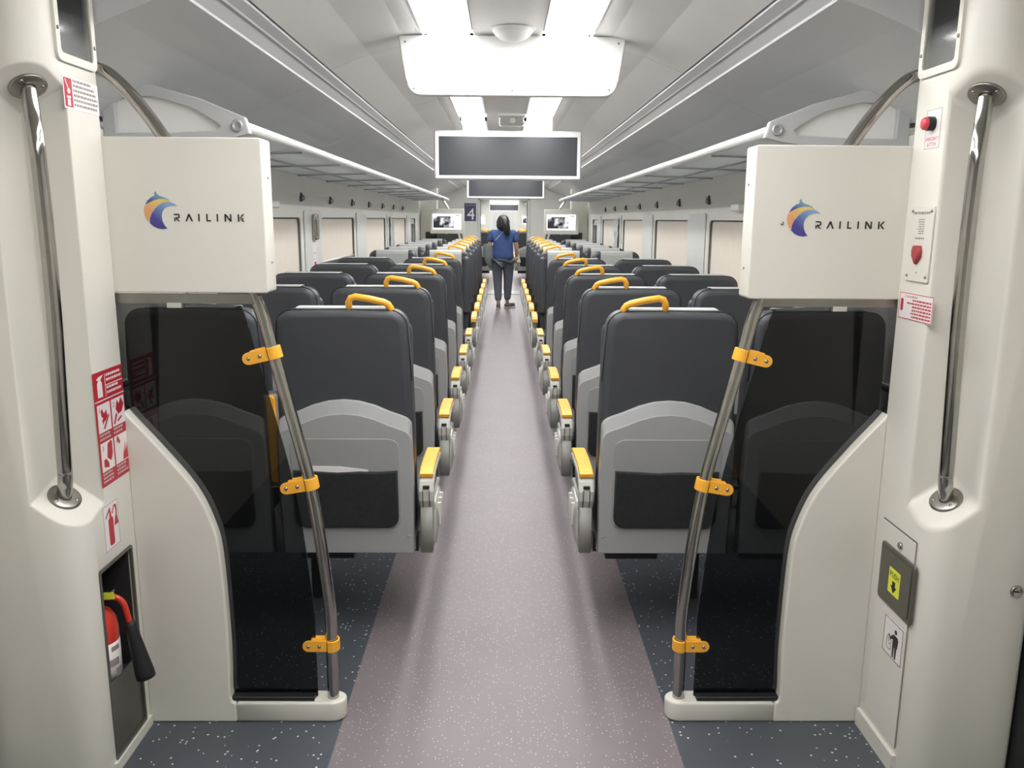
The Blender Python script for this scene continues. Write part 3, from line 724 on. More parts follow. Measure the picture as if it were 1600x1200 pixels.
    if raised:
        MB().slab(rrect(ax - 0.017, ax + 0.017, 0.58, 0.93, 0.018), lambda u, v, w: Vector((u, rec(w, v), v)), -0.005, 0.06, 0.012).build('armrest', ARMM, t)
        MB().slab(rrect(ax - 0.017, ax + 0.017, 0.60, 0.93, 0.015), lambda u, v, w: Vector((u, rec(w, v), v)), -0.018, -0.004, 0.005, 2).build('armrest_pad', YEL, t)
    else:
        w_ = 0.056 if aisle else 0.034
        path = [F(0.055, 0.512), F(0.03, 0.532), F(0.012, 0.56), F(0.008, 0.59), F(0.018, 0.617), F(0.045, 0.634), F(0.10, 0.640), F(0.22, 0.640), F(0.34, 0.634), F(0.385, 0.615)]
        arm = MB().ribbon(path, w_, 0.03, (1, 0, 0)).build('armrest', ARMM, t)
        pad = [F(0.012, 0.648), F(0.06, 0.660), F(0.12, 0.663), F(0.22, 0.662), F(0.34, 0.656), F(0.385, 0.644), F(0.402, 0.628), F(0.405, 0.60)]
        MB().ribbon(pad, w_ - 0.004, 0.014, (1, 0, 0)).build('armrest_pad', YEL, t)
        MB().box(ax - 0.012, ax + 0.012, y0 - 0.012, y0 + 0.01, 0.604 + dn, 0.613 + dn).build('slot', BLACK, arm)
        for dx in (-0.012, 0.012): MB().ribbon([(ax + dx, y0 + y - 0.0155, z + dn) for y, z in [(0.047, 0.515), (0.022, 0.53), (0.002, 0.56), (-0.001, 0.60)]][::1], 0.003, 0.004, (1, 0, 0)).build('groove', GROOVE, arm)
        # infill under the arm
        MB().prism([(y0 + 0.03, 0.50), (y0 + 0.32, 0.50), (y0 + 0.30, 0.605), (y0 + 0.06, 0.605)], lambda u, v, w: Vector((ax + w, u, v)), -0.012, 0.012).build('arm_infill', ARML, t)
    hw = 0.024 if aisle else 0.016
    MB().slab([(y0 + 0.0, 0.325), (y0 + 0.40, 0.325), (y0 + 0.40, 0.475), (y0 + 0.36, 0.505), (y0 + 0.0, 0.50)], lambda u, v, w: Vector((ax + w, u, v)), -hw, hw, 0.006, 2).build('side_panel', ARML, t)
    if aisle:
        b = MB(); rings = []
        for k in range(7):
            q = k / 6; ww = 0.022 * math.sin(PI * min(1, 0.15 + q * 0.85)) ** 0.6
            rings.append([Vector((ax + a * (hw - 0.004 + ww * c_), y0 + 0.035 + (0.33 - 0.06 * q) * g, 0.345 + 0.155 * q + 0.01 * math.sin(PI * g))) for c_, g in ((0, 0), (0.8, 0.06), (1, 0.35), (1, 0.7), (0.7, 0.96), (0, 1))])
        b.loft(rings, True, True, True); b.build('lever_cover', SILV, t)
        for k in range(3):
            yy = y0 + 0.10 + 0.06 * k
            MB().box(min(ax + a * (hw + 0.008), ax + a * (hw + 0.0215)), max(ax + a * (hw + 0.008), ax + a * (hw + 0.0215)), yy, yy + 0.012, 0.40, 0.485).build('lever_rib', ARMM, t)
        hd = [(a * 0.028, 1.222), (a * 0.028, 1.262), (a * 0.036, 1.276), (a * 0.052, 1.281), (a * 0.10, 1.274), (a * 0.15, 1.262), (a * 0.165, 1.254), (a * 0.174, 1.240), (a * 0.178, 1.222)]
        MB().tube([(x, 0.034 - 0.012 * min(1, (z - 1.222) / 0.05), z) for x, z in hd], 0.0105, 10, flat=1.15).build('handle', YEL, t)
    MB().lathe([(0.006, 0), (0.006, 0.002), (0.004, 0.003)], (a * 0.222, rec(-0.0305, 0.395), 0.395), (0, -1, 0), 10).build('rivet', SHELLP, t)
    return t
protos = {}
PITCH = 0.94
AW = [2.86 + PITCH * k for k in range(5)]
FA = [8.36 + 0.925 * k for k in range(6)]                   # rear top edges of the rows facing us
used = set()
def put_seat(a, aisle, X, Y, rz, label, group, raised=False):
    key = (a, aisle, raised)
    nm = 'aisle_seat' if aisle else 'window_seat'
    if key not in protos:
        o = build_seat(a, aisle, nm, raised); protos[key] = o
    else:
        o = copy_tree(protos[key])
    o.location = (X, Y, 0); o.rotation_euler = (0, 0, rz)
    o['label'] = label; o['group'] = group
    return o
for s, side in ((-1, 'left'), (1, 'right')):
    for k, y in enumerate(AW):
        wrd = ORD[k] + ' row'
        put_seat(-s, True, s * 0.582, y, 0, 'charcoal aisle seat seen from behind, %s side, %s from the near glass partition' % (side, wrd), 'seats facing away')
        put_seat(-s, False, s * 1.107, y, 0, 'charcoal window seat seen from behind, %s side, %s from the near glass partition' % (side, wrd), 'seats facing away', raised=(s < 0 and k == 0))
    for k, y in enumerate(FA):
        wrd = ORD[k] + ' row facing the camera'
        put_seat(s, True, s * 0.582, y, PI, 'aisle seat with pale headrest cover, %s side, %s' % (side, wrd), 'seats facing the camera')
        put_seat(s, False, s * 1.107, y, PI, 'window seat with pale headrest cover, %s side, %s' % (side, wrd), 'seats facing the camera')
    for k, y in enumerate([20.0, 20.95, 21.9, 22.85]):
        put_seat(-s, True, s * 0.582, y, 0, 'tiny seat through the doorway in the next carriage, %s side, %s row' % (side, ORD[k]), 'seats in the next carriage')
# leaflets tucked in a pocket
lf = tag(MB().prism([(-0.735, 0.645), (-0.73, 0.672), (-0.60, 0.669), (-0.50, 0.657), (-0.50, 0.645)], FXZ(2.86 + (1.235 - 0.655) * 0.075 - 0.0365), 0, 0.003).build('leaflet', STICK), 'white leaflet tucked in the seat pocket of the nearest left aisle seat', 'leaflet')

# ================================================================ FITTINGS ON THE COLUMNS
def handrail(s, label):
    t = thing('handrail', label, 'handrail', (s * 1.18, 2.105, 0.8), 'handrails in the column niches')
    lo_, hi_ = niche_lo(1.185, 2.115), niche_hi(1.168, 2.112)
    P = spline([(s * 1.185, 2.115, lo_), (s * 1.176, 2.108, lo_ + 0.035), (s * 1.166, 2.096, lo_ + 0.075), (s * 1.160, 2.088, 0.95), (s * 1.14, 2.075, 1.35), (s * 1.140, 2.075, 1.66), (s * 1.146, 2.082, 1.74), (s * 1.158, 2.10, 1.795), (s * 1.168, 2.112, hi_)], 6)
    MB().tube(P, 0.0185, 16).build('rail', CHROME, t)
    for x, y, z, nv in ((1.185, 2.115, lo_, Vector((-s * 0.72, -0.28, 1))), (1.168, 2.112, hi_, Vector((-s * 0.55, -0.40, -1)))):
        nv.normalize(); ea = nv.cross(Vector((0, 1, 0))).normalized(); eb = nv.cross(ea); c0 = Vector((s * x, y, z))
        f = MB().lathe([(0.043, -0.001), (0.043, 0.005), (0.038, 0.007), (0.02, 0.007)], c0, nv, 28).build('flange', STEEL, t)
        for q in (200, 320, 80): screw('screw', tuple(c0 + nv * 0.006 + ea * 0.031 * math.cos(math.radians(q)) + eb * 0.031 * math.sin(math.radians(q))), nv, 0.005, f, CHROME)
    return t
handrail(-1, 'left vertical steel handrail in the cream column niche')
handrail(1, 'right vertical steel handrail in the cream column niche')
def cover(s, label):
    t = thing('device_cover', label, 'cover', (s * XC, 2.24, 1.92))
    fr = FYZ(s * XC, -s)
    O = rrect(2.14, 2.34, 1.925, 2.235, 0.02, 4); I = rrect(2.158, 2.322, 1.945, 2.217, 0.012, 4); n = len(O)
    b = MB(); vs = [fr(u, v, w) for w in (0, 0.008) for L in (O, I) for u, v in L]; fs = []
    for k in range(n):
        kn = (k + 1) % n
        fs += [(k, kn, n + kn, n + k), (2 * n + k, 2 * n + kn, 3 * n + kn, 3 * n + k), (k, kn, 2 * n + kn, 2 * n + k), (n + k, n + kn, 3 * n + kn, 3 * n + k)]
    b.add(vs, fs); b.build('cover_frame', CREAM2, t)
    MB().prism(I, fr, 0.001, 0.004).build('clear_pane', CLEAR, t)
    MB().slab(rrect(2.17, 2.31, 1.95, 2.21, 0.01), fr, -0.04, -0.016, 0.004).build('device_body', RACKD, t)
    MB().slab(rrect(2.175, 2.21, 1.955, 2.02, 0.008), fr, -0.016, -0.004, 0.004).build('release_lever', mat('dull_yellow', rgb(196, 190, 110), 0.5), t)
    for u, v in ((2.149, 2.0), (2.331, 1.985)): screw('screw', tuple(fr(u, v, 0.008)), (-s, 0, 0), 0.005, t)
    return t
cover(-1, 'clear framed device cover at the top of the left column')
cover(1, 'clear framed device cover at the top of the right column')
def sheet(name, label, cat, s, u0, u1, v0, v1, m=None, r=0.004, w=0.001):
    t = thing(name, label, cat, (s * XC, (u0 + u1) / 2, v0))
    fr = FYZ(s * XC, -s)
    MB().prism(rrect(u0, u1, v0, v1, r, 3), fr, 0, w).build('sheet', m or STICK, t)
    return t, fr
def rect(b, fr, u0, u1, v0, v1, w0=0.001, w1=0.0014): b.prism([(u0, v0), (u1, v0), (u1, v1), (u0, v1)], fr, w0, w1)
def lines(name, fr, u0, u1, v0, v1, n, m, t, w=0.001, ragged=True):
    b = MB(); st = (v1 - v0) / n
    for k in range(n):
        v = v1 - st * (k + 0.3); u = u0
        end = u1 - (random.random() * 0.3 * (u1 - u0) if ragged else 0)
        while u < end - 0.002:
            l = min(random.uniform(0.006, 0.016), end - u)
            b.prism([(u, v - st * 0.32), (u + l, v - st * 0.32), (u + l, v + st * 0.18), (u, v + st * 0.18)], fr, w, w + 0.0003); u += l + 0.003
    return b.build(name, m, t)
def frame_lines(b, fr, u0, u1, v0, v1, th):
    rect(b, fr, u0, u1, v0, v0 + th); rect(b, fr, u0, u1, v1 - th, v1); rect(b, fr, u0, u0 + th, v0, v1); rect(b, fr, u1 - th, u1, v0, v1)

# left column: sticker with pictograms for the extinguisher. On this face the far end (high Y) is to the right
t, fr = sheet('instruction_sticker', 'red and white fire extinguisher instruction sticker on the left column', 'sticker', -1, 2.172, 2.342, 0.818, 1.136, RED, 0.002)
b = MB()
def G(u): return 2.172 + u * 0.17
def H(v): return 0.818 + v * 0.318
for (a0, a1, b0, b1) in ((0.05, 0.475, 0.475, 0.72), (0.525, 0.97, 0.475, 0.72), (0.05, 0.475, 0.13, 0.385), (0.525, 0.97, 0.13, 0.385)):
    rect(b, fr, G(a0), G(a1), H(b0), H(b1))
rect(b, fr, G(0.0), G(1.0), H(0.745), H(0.755)); rect(b, fr, G(0.38), G(0.395), H(0.77), H(0.97)); rect(b, fr, G(0.40), G(0.98), H(0.865), H(0.872))
b.prism([(G(0.12), H(0.78)), (G(0.28), H(0.78)), (G(0.28), H(0.90)), (G(0.24), H(0.925)), (G(0.16), H(0.925)), (G(0.12), H(0.90))], fr, 0.001, 0.0014)
b.prism([(G(0.17), H(0.925)), (G(0.23), H(0.925)), (G(0.33), H(0.965)), (G(0.2), H(0.96)), (G(0.1), H(0.94))], fr, 0.001, 0.0014)
b.build('white_print', STICK, t)
lines('title_lines', fr, G(0.43), G(0.96), H(0.885), H(0.97), 2, STICK, t); lines('title_lines', fr, G(0.43), G(0.96), H(0.775), H(0.86), 2, STICK, t)
lines('caption_lines', fr, G(0.06), G(0.47), H(0.395), H(0.465), 2, COVERM, t); lines('caption_lines', fr, G(0.54), G(0.96), H(0.395), H(0.465), 2, COVERM, t)
lines('caption_lines', fr, G(0.06), G(0.47), H(0.02), H(0.12), 3, COVERM, t); lines('caption_lines', fr, G(0.54), G(0.96), H(0.02), H(0.12), 3, COVERM, t)
for k, (a0, b0) in enumerate(((0.06, 0.65), (0.545, 0.65), (0.06, 0.315), (0.545, 0.315))):
    text('step_number', str(k + 1), 0.02, fr, G(a0 + 0.06), H(b0), INK, t, 0.0016)
for P in ([(0.15, 0.66), (0.2, 0.68), (0.25, 0.63), (0.33, 0.66), (0.36, 0.60), (0.28, 0.56), (0.24, 0.59), (0.17, 0.61)], [(0.2, 0.5), (0.26, 0.5), (0.42, 0.6), (0.4, 0.62), (0.25, 0.53)], [(0.2, 0.54), (0.26, 0.57), (0.24, 0.60), (0.18, 0.58)],
          [(0.66, 0.62), (0.72, 0.7), (0.78, 0.66), (0.86, 0.71), (0.95, 0.64), (0.86, 0.58), (0.74, 0.57)], [(0.56, 0.5), (0.6, 0.49), (0.7, 0.57), (0.66, 0.59)], [(0.7, 0.5), (0.85, 0.53), (0.84, 0.55), (0.7, 0.52)],
          [(0.24, 0.24), (0.28, 0.36), (0.4, 0.38), (0.43, 0.36), (0.43, 0.26), (0.36, 0.2), (0.3, 0.22)], [(0.12, 0.17), (0.28, 0.15), (0.28, 0.19), (0.2, 0.24), (0.12, 0.23)],
          [(0.6, 0.36), (0.64, 0.38), (0.72, 0.32), (0.68, 0.30)], [(0.78, 0.14), (0.82, 0.24), (0.84, 0.19), (0.88, 0.30), (0.9, 0.2), (0.95, 0.28), (0.96, 0.14)]):
    MB().prism([(G(u), H(v)) for u, v in P], fr, 0.0014, 0.0018).build('red_drawing', RED, t)
t, fr = sheet('extinguisher_sign', 'small white sign with a red extinguisher drawing above the cabinet', 'sign', -1, 2.158, 2.246, 0.635, 0.767)
MB().prism(rrect(2.185, 2.213, 0.645, 0.725, 0.008), fr, 0.001, 0.0015).build('red_drawing', RED, t)
MB().prism([(2.193, 0.725), (2.205, 0.725), (2.20, 0.752), (2.197, 0.755), (2.17, 0.732), (2.172, 0.728), (2.195, 0.745)], fr, 0.001, 0.0015).build('red_drawing', RED, t)
MB().prism([(2.208, 0.735), (2.222, 0.756), (2.235, 0.753), (2.237, 0.735), (2.235, 0.715), (2.228, 0.715), (2.231, 0.735), (2.228, 0.748), (2.222, 0.748), (2.212, 0.732)], fr, 0.001, 0.0015).build('red_drawing', RED, t)
MB().prism([(2.226, 0.72), (2.236, 0.72), (2.242, 0.695), (2.218, 0.695)], fr, 0.001, 0.0015).build('red_drawing', RED, t)
p = MB(); frame_lines(p, fr, 2.159, 2.245, 0.636, 0.766, 0.0016); p.build('outline', INKG, t)
t, fr = sheet('notice_sticker', 'pink and white notice with a red pictogram near the top of the left column', 'sticker', -1, 2.163, 2.343, 1.815, 1.893, STICK, 0.002)
p = MB(); rect(p, fr, 2.167, 2.206, 1.819, 1.889); p.build('red_panel', RED, t)
p = MB(); p.prism(circ(2.188, 1.858, 0.007, 12), fr, 0.0014, 0.0018); rect(p, fr, 2.177, 2.195, 1.84, 1.846, 0.0014, 0.0018); rect(p, fr, 2.179, 2.193, 1.822, 1.838, 0.0014, 0.0018); p.prism([(2.171, 1.885), (2.175, 1.885), (2.190, 1.862), (2.186, 1.86)], fr, 0.0014, 0.0018); p.build('pictogram', STICK, t)
lines('text_lines', fr, 2.212, 2.338, 1.82, 1.89, 6, INKG, t)

# fire extinguisher cabinet in the left column
cb = thing('extinguisher_cabinet', 'dark open extinguisher cabinet set into the left column', 'cabinet', (-1.2, 2.2, 0.03))
fr = FYZ(-XC, 1)
O = rrect(2.106, 2.307, 0.028, 0.602, 0.008, 3); I = rrect(2.114, 2.299, 0.036, 0.594, 0.006, 3); n = len(O)
b = MB(); vs = [fr(u, v, w) for w in (-0.004, 0.004) for L in (O, I) for u, v in L]; fs = []
for k in range(n):
    kn = (k + 1) % n
    fs += [(k, kn, n + kn, n + k), (2 * n + k, 2 * n + kn, 3 * n + kn, 3 * n + k), (k, kn, 2 * n + kn, 2 * n + k), (n + k, n + kn, 3 * n + kn, 3 * n + k)]
b.add(vs, fs); b.build('cabinet_frame', DGREY, cb)
MB().box(-1.118, -1.113, 2.114, 2.298, 0.037, 0.255).build('cabinet_door', DGREY, cb)
MB().box(-1.329, -1.324, 2.111, 2.304, 0.03, 0.60).build('cabinet_lining', DARKM, cb)
MB().box(-1.32, -1.12, 2.296, 2.3035, 0.03, 0.60).build('cabinet_lining', DARKM, cb)
MB().box(-1.32, -1.12, 2.1105, 2.115, 0.03, 0.60).build('cabinet_lining', DARKM, cb)
MB().box(-1.32, -1.12, 2.112, 2.3, 0.215, 0.222).build('cabinet_shelf', DARKM, cb)
ex = thing('fire_extinguisher', 'red fire extinguisher with black horn in the left column cabinet', 'fire extinguisher', (-1.19, 2.185, 0.222))
ec = (-1.172, 2.19)
MB().lathe([(0.05, 0), (0.056, 0.006), (0.056, 0.175), (0.052, 0.20), (0.04, 0.222), (0.022, 0.234), (0.016, 0.24), (0.016, 0.25)], (ec[0], ec[1], 0.222), (0, 0, 1), 28).build('cylinder', EXTRED, ex)
b = MB(); b.lathe([(0.0566, 0), (0.0566, 0.125)], (ec[0], ec[1], 0.235), (0, 0, 1), 28); lab = b.build('paper_label', STICK, ex)
b = MB()
for q0, q1, z0, z1 in ((-30, 0, 0.335, 0.35), (-40, -5, 0.29, 0.312), (-20, 5, 0.25, 0.28)):
    V = [(ec[0] + 0.0572 * math.cos(math.radians(q)), ec[1] + 0.0572 * math.sin(math.radians(q)), z) for z in (z0, z1) for q in [q0 + (q1 - q0) * k / 4 for k in range(5)]]
    b.add(V, [(k, k + 1, k + 6, k + 5) for k in range(4)])
b.build('label_print', INKG, lab)
MB().box(ec[0] - 0.014, ec[0] + 0.014, ec[1] - 0.014, ec[1] + 0.014, 0.468, 0.50).build('valve', STEEL, ex, bevel=0.004)
MB().ribbon([(ec[0] - 0.05, ec[1], 0.515), (ec[0] + 0.01, ec[1], 0.507), (ec[0] + 0.062, ec[1] - 0.015, 0.515)], 0.02, 0.006, (0, 1, 0)).build('squeeze_lever', STEEL, ex)
MB().prism([(-1.15, 0.505), (-1.09, 0.508), (-1.09, 0.528), (-1.15, 0.525)], FXZ(2.14), 0, 0.002).build('inspection_tag', LIME, ex)
hz = spline([(ec[0] + 0.012, 2.19, 0.487), (-1.13, 2.192, 0.489), (-1.112, 2.195, 0.487), (-1.094, 2.197, 0.468), (-1.086, 2.198, 0.43), (-1.082, 2.199, 0.405)], 5)
MB().tube(hz, 0.0085, 10).build('discharge_hose', EXTRED, ex)
MB().lathe([(0.012, 0), (0.016, 0.01), (0.018, 0.05), (0.024, 0.13), (0.027, 0.165), (0.027, 0.18), (0.02, 0.181)], (-1.083, 2.199, 0.412), (0.18, 0.02, -0.98), 18).build('horn', BLACK, ex)

# right column: on this face the far end (high Y) is to the left
fr = FYZ(XC, -1)
def FRM(u, v, w): return Vector((XC - w, -u, v))          # text reads with u growing towards the camera
t, _ = sheet('emergency_button', 'red emergency push button on a small white plate, right column', 'button', 1, 2.203, 2.28, 1.738, 1.84)
MB().lathe([(0.018, 0), (0.018, 0.016), (0.0165, 0.018)], (XC - 0.001, 2.243, 1.802), (-1, 0, 0), 22).build('button_collar', BLACK, t)
MB().lathe([(0.016, 0.014), (0.0165, 0.024), (0.0135, 0.028), (0.004, 0.029)], (XC - 0.001, 2.243, 1.802), (-1, 0, 0), 22).build('button_cap', mat('button_red', rgb(214, 72, 84), 0.4, 0, 0.02), t)
text('caption', 'EMERGENCY', 0.0135, FRM, -2.241, 1.759, RED, t, 0.0014, sx=0.85)
text('caption', 'BUTTON', 0.0135, FRM, -2.241, 1.745, RED, t, 0.0014, sx=0.85)
p = MB(); frame_lines(p, fr, 2.204, 2.279, 1.739, 1.839, 0.0012); p.build('outline', INKG, t)
t = thing('alarm_panel', 'cream alarm panel with a red pull handle on the right column', 'alarm panel', (XC, 2.24, 1.39))
MB().slab(rrect(2.182, 2.303, 1.39, 1.59, 0.004, 2), fr, 0, 0.006, 0.002, 2).build('panel_plate', CREAM, t)
lines('text_lines', fr, 2.20, 2.286, 1.565, 1.578, 1, INKG, t, 0.0062, False); lines('text_lines', fr, 2.225, 2.262, 1.515, 1.558, 7, INKG, t, 0.0062); lines('text_lines', fr, 2.22, 2.268, 1.50, 1.51, 1, INKG, t, 0.0062, False)
MB().slab([(2.226, 1.487), (2.258, 1.487), (2.263, 1.473), (2.261, 1.458), (2.242, 1.437), (2.223, 1.458), (2.221, 1.473)], fr, 0.004, 0.018, 0.005, 2).build('pull_handle', mat('handle_red', rgb(168, 62, 70), 0.45, 0, 0.04), t)
MB().prism(circ(2.243, 1.415, 0.003, 8), fr, 0.006, 0.0065).build('indicator', INKG, t)
for u, v in ((2.192, 1.578), (2.293, 1.578), (2.192, 1.405), (2.293, 1.405)): screw('screw', tuple(fr(u, v, 0.006)), (-1, 0, 0), 0.0045, t)
t, _ = sheet('emergency_notice', 'white notice with red emergency text below the alarm panel', 'sticker', 1, 2.146, 2.332, 1.283, 1.357)
p = MB(); frame_lines(p, fr, 2.147, 2.331, 1.284, 1.356, 0.0018); p.build('outline', RED, t)
text('notice_title', 'IN CASE OF EMERGENCY', 0.0085, FRM, -2.30, 1.344, RED, t, 0.0014, 'LEFT', 0.75)
lines('text_lines', fr, 2.155, 2.298, 1.287, 1.341, 6, RED, t)
MB().prism(rrect(2.308, 2.322, 1.305, 1.34, 0.006), fr, 0.001, 0.0016).build('handle_picture', RED, t)
# waste bin panel
t = thing('waste_bin_panel', 'cream waste bin panel with dark push flap, right column', 'waste bin', (XC, 2.17, 0.06))
MB().slab(rrect(2.098, 2.29, 0.075, 0.695, 0.004, 2), fr, 0, 0.004, 0.0015, 2).build('bin_door', CREAM, t)
MB().box(XC - 0.003, XC - 0.0005, 2.096, 2.292, 0.695, 0.6975).build('door_gap', GROOVE, t); MB().box(XC - 0.003, XC - 0.0005, 2.0955, 2.098, 0.075, 0.6975).build('door_gap', INKG, t)
fo = MB().slab(rrect(2.075, 2.275, 0.462, 0.636, 0.012), fr, 0.002, 0.010, 0.003, 2).build('flap_frame', FLAPM, t)
MB().slab(rrect(2.088, 2.262, 0.475, 0.624, 0.01), fr, 0.010, 0.013, 0.0015, 2).build('push_flap', FLAPM, t)
MB().prism(rrect(2.141, 2.207, 0.508, 0.583, 0.003, 2), fr, 0.0131, 0.0138).build('push_label', LIME, t)
text('push_text', 'PUSH', 0.024, FRM, -2.174, 0.557, INK, t, 0.0143, sx=0.95)
MB().prism([(2.166, 0.548), (2.182, 0.548), (2.182, 0.533), (2.191, 0.533), (2.174, 0.513), (2.157, 0.533), (2.166, 0.533)], fr, 0.0139, 0.0144).build('push_arrow', INK, t)
MB().lathe([(0.010, 0), (0.010, 0.006), (0.007, 0.008), (0.004, 0.006)], (XC - 0.004, 2.174, 0.657), (-1, 0, 0), 16).build('bin_lock', CHROME, t)
t, _ = sheet('litter_sign', 'white litter pictogram of a figure using a bin, under the push flap', 'sign', 1, 2.108, 2.22, 0.318, 0.43)
t.location.x -= 0.0042
p = MB(); frame_lines(p, fr, 2.109, 2.219, 0.319, 0.429, 0.0018); p.build('outline', INK, t)
p = MB()
p.prism(circ(2.150, 0.404, 0.007, 12), fr, 0.001, 0.0015)
p.prism([(2.137, 0.393), (2.162, 0.393), (2.178, 0.378), (2.186, 0.384), (2.189, 0.380), (2.178, 0.370), (2.163, 0.378), (2.163, 0.36), (2.161, 0.325), (2.154, 0.325), (2.152, 0.358), (2.149, 0.358), (2.147, 0.325), (2.140, 0.325), (2.138, 0.36), (2.135, 0.36), (2.132, 0.385)], fr, 0.001, 0.0015)
frame_lines(p, fr, 2.172, 2.198, 0.338, 0.37, 0.0016)
for u, v in ((2.18, 0.376), (2.19, 0.374), (2.185, 0.36), (2.18, 0.352)): rect(p, fr, u, u + 0.004, v, v + 0.004)
p.build('figure_drawing', INK, t)
# key lock on the face of the right column
kl = thing('key_lock', 'round chrome key lock at the right edge of the column face', 'lock', (1.352, 2.03, 0.59))
MB().lathe([(0.017, 0), (0.017, 0.004), (0.014, 0.006), (0.012, 0.003), (0.006, 0.003)], (1.352, 2.03, 0.588), (0, -1, 0), 20).build('lock_ring', CHROME, kl)
MB().box(1.346, 1.358, 2.0245, 2.028, 0.5865, 0.5895).build('keyhole', INK, kl)

# left wall pillar: hammer box and stickers
def hammer(s, Y, label, z0=1.30, z1=1.50):
    t = thing('hammer_box', label, 'hammer box', (s * 1.386, Y, z0), 'hammer boxes on the window pillars')
    f = FYZ(s * 1.3865, -s)
    MB().slab(rrect(Y - 0.055, Y + 0.055, z0, z1, 0.02), f, 0, 0.03, 0.01).build('box_shell', CHROME, t)
    MB().slab(rrect(Y - 0.035, Y + 0.04, z0 + 0.03, z1 - 0.04, 0.008), f, 0.03, 0.034, 0.001, 2).build('hammer_plate', STEEL, t)
    return t
hammer(-1, 6.09, 'shiny chrome hammer box on the left wall between the near windows', 1.39, 1.575)
for s, side in ((-1, 'left'), (1, 'right')):
    t = thing('plastic_cover', 'crinkled clear plastic cover hanging on the %s wall pillar' % side, 'plastic cover', (s * 1.386, 10.25, 0.98), 'plastic covers on the pillars')
    rings = []
    for k in range(13):
        z = 0.98 + 0.58 * k / 12
        rings.append([Vector((s * (1.372 - 0.012 * random.random() - 0.012 * (j % 2)), 10.25 + (j - 4) * 0.035 + random.uniform(-0.008, 0.008), z)) for j in range(9)])
    MB().loft(rings, False, False, True).build('crumpled_sheet', mat('clear_plastic', rgb(214, 217, 218), 0.12, 0.35, 0.1, 30, 0.8, 60), t, fix=False)
    MB().box(min(s * 1.36, s * 1.386), max(s * 1.36, s * 1.386), 10.10, 10.40, 1.555, 1.575).build('hanging_bar', WHITE, t)
t = thing('wall_notice', 'narrow white notice with red print under the chrome hammer box', 'sticker', (-1.386, 6.12, 1.13))
f = FYZ(-1.3862, 1)
MB().prism(rrect(6.03, 6.17, 1.12, 1.37, 0.003, 2), f, 0, 0.001).build('sheet', STICK, t)
p = MB(); rect(p, f, 6.07, 6.13, 1.15, 1.235); p.build('red_print', RED, t)
p = MB(); frame_lines(p, f, 6.05, 6.15, 1.30, 1.36, 0.003); frame_lines(p, f, 6.05, 6.15, 1.25, 1.295, 0.003); p.build('outline', INKG, t)
for s, side in ((-1, 'left'), (1, 'right')):
    t = thing('speaker_box', 'small pale box under the %s luggage rack near the display housing' % side, 'speaker', (s * 1.385, 5.0, 1.62))
    MB().slab(rrect(4.92, 5.08, 1.605, 1.645, 0.008), FYZ(s * 1.395, -s), 0, 0.04, 0.008).build('box_body', WHITE, t)

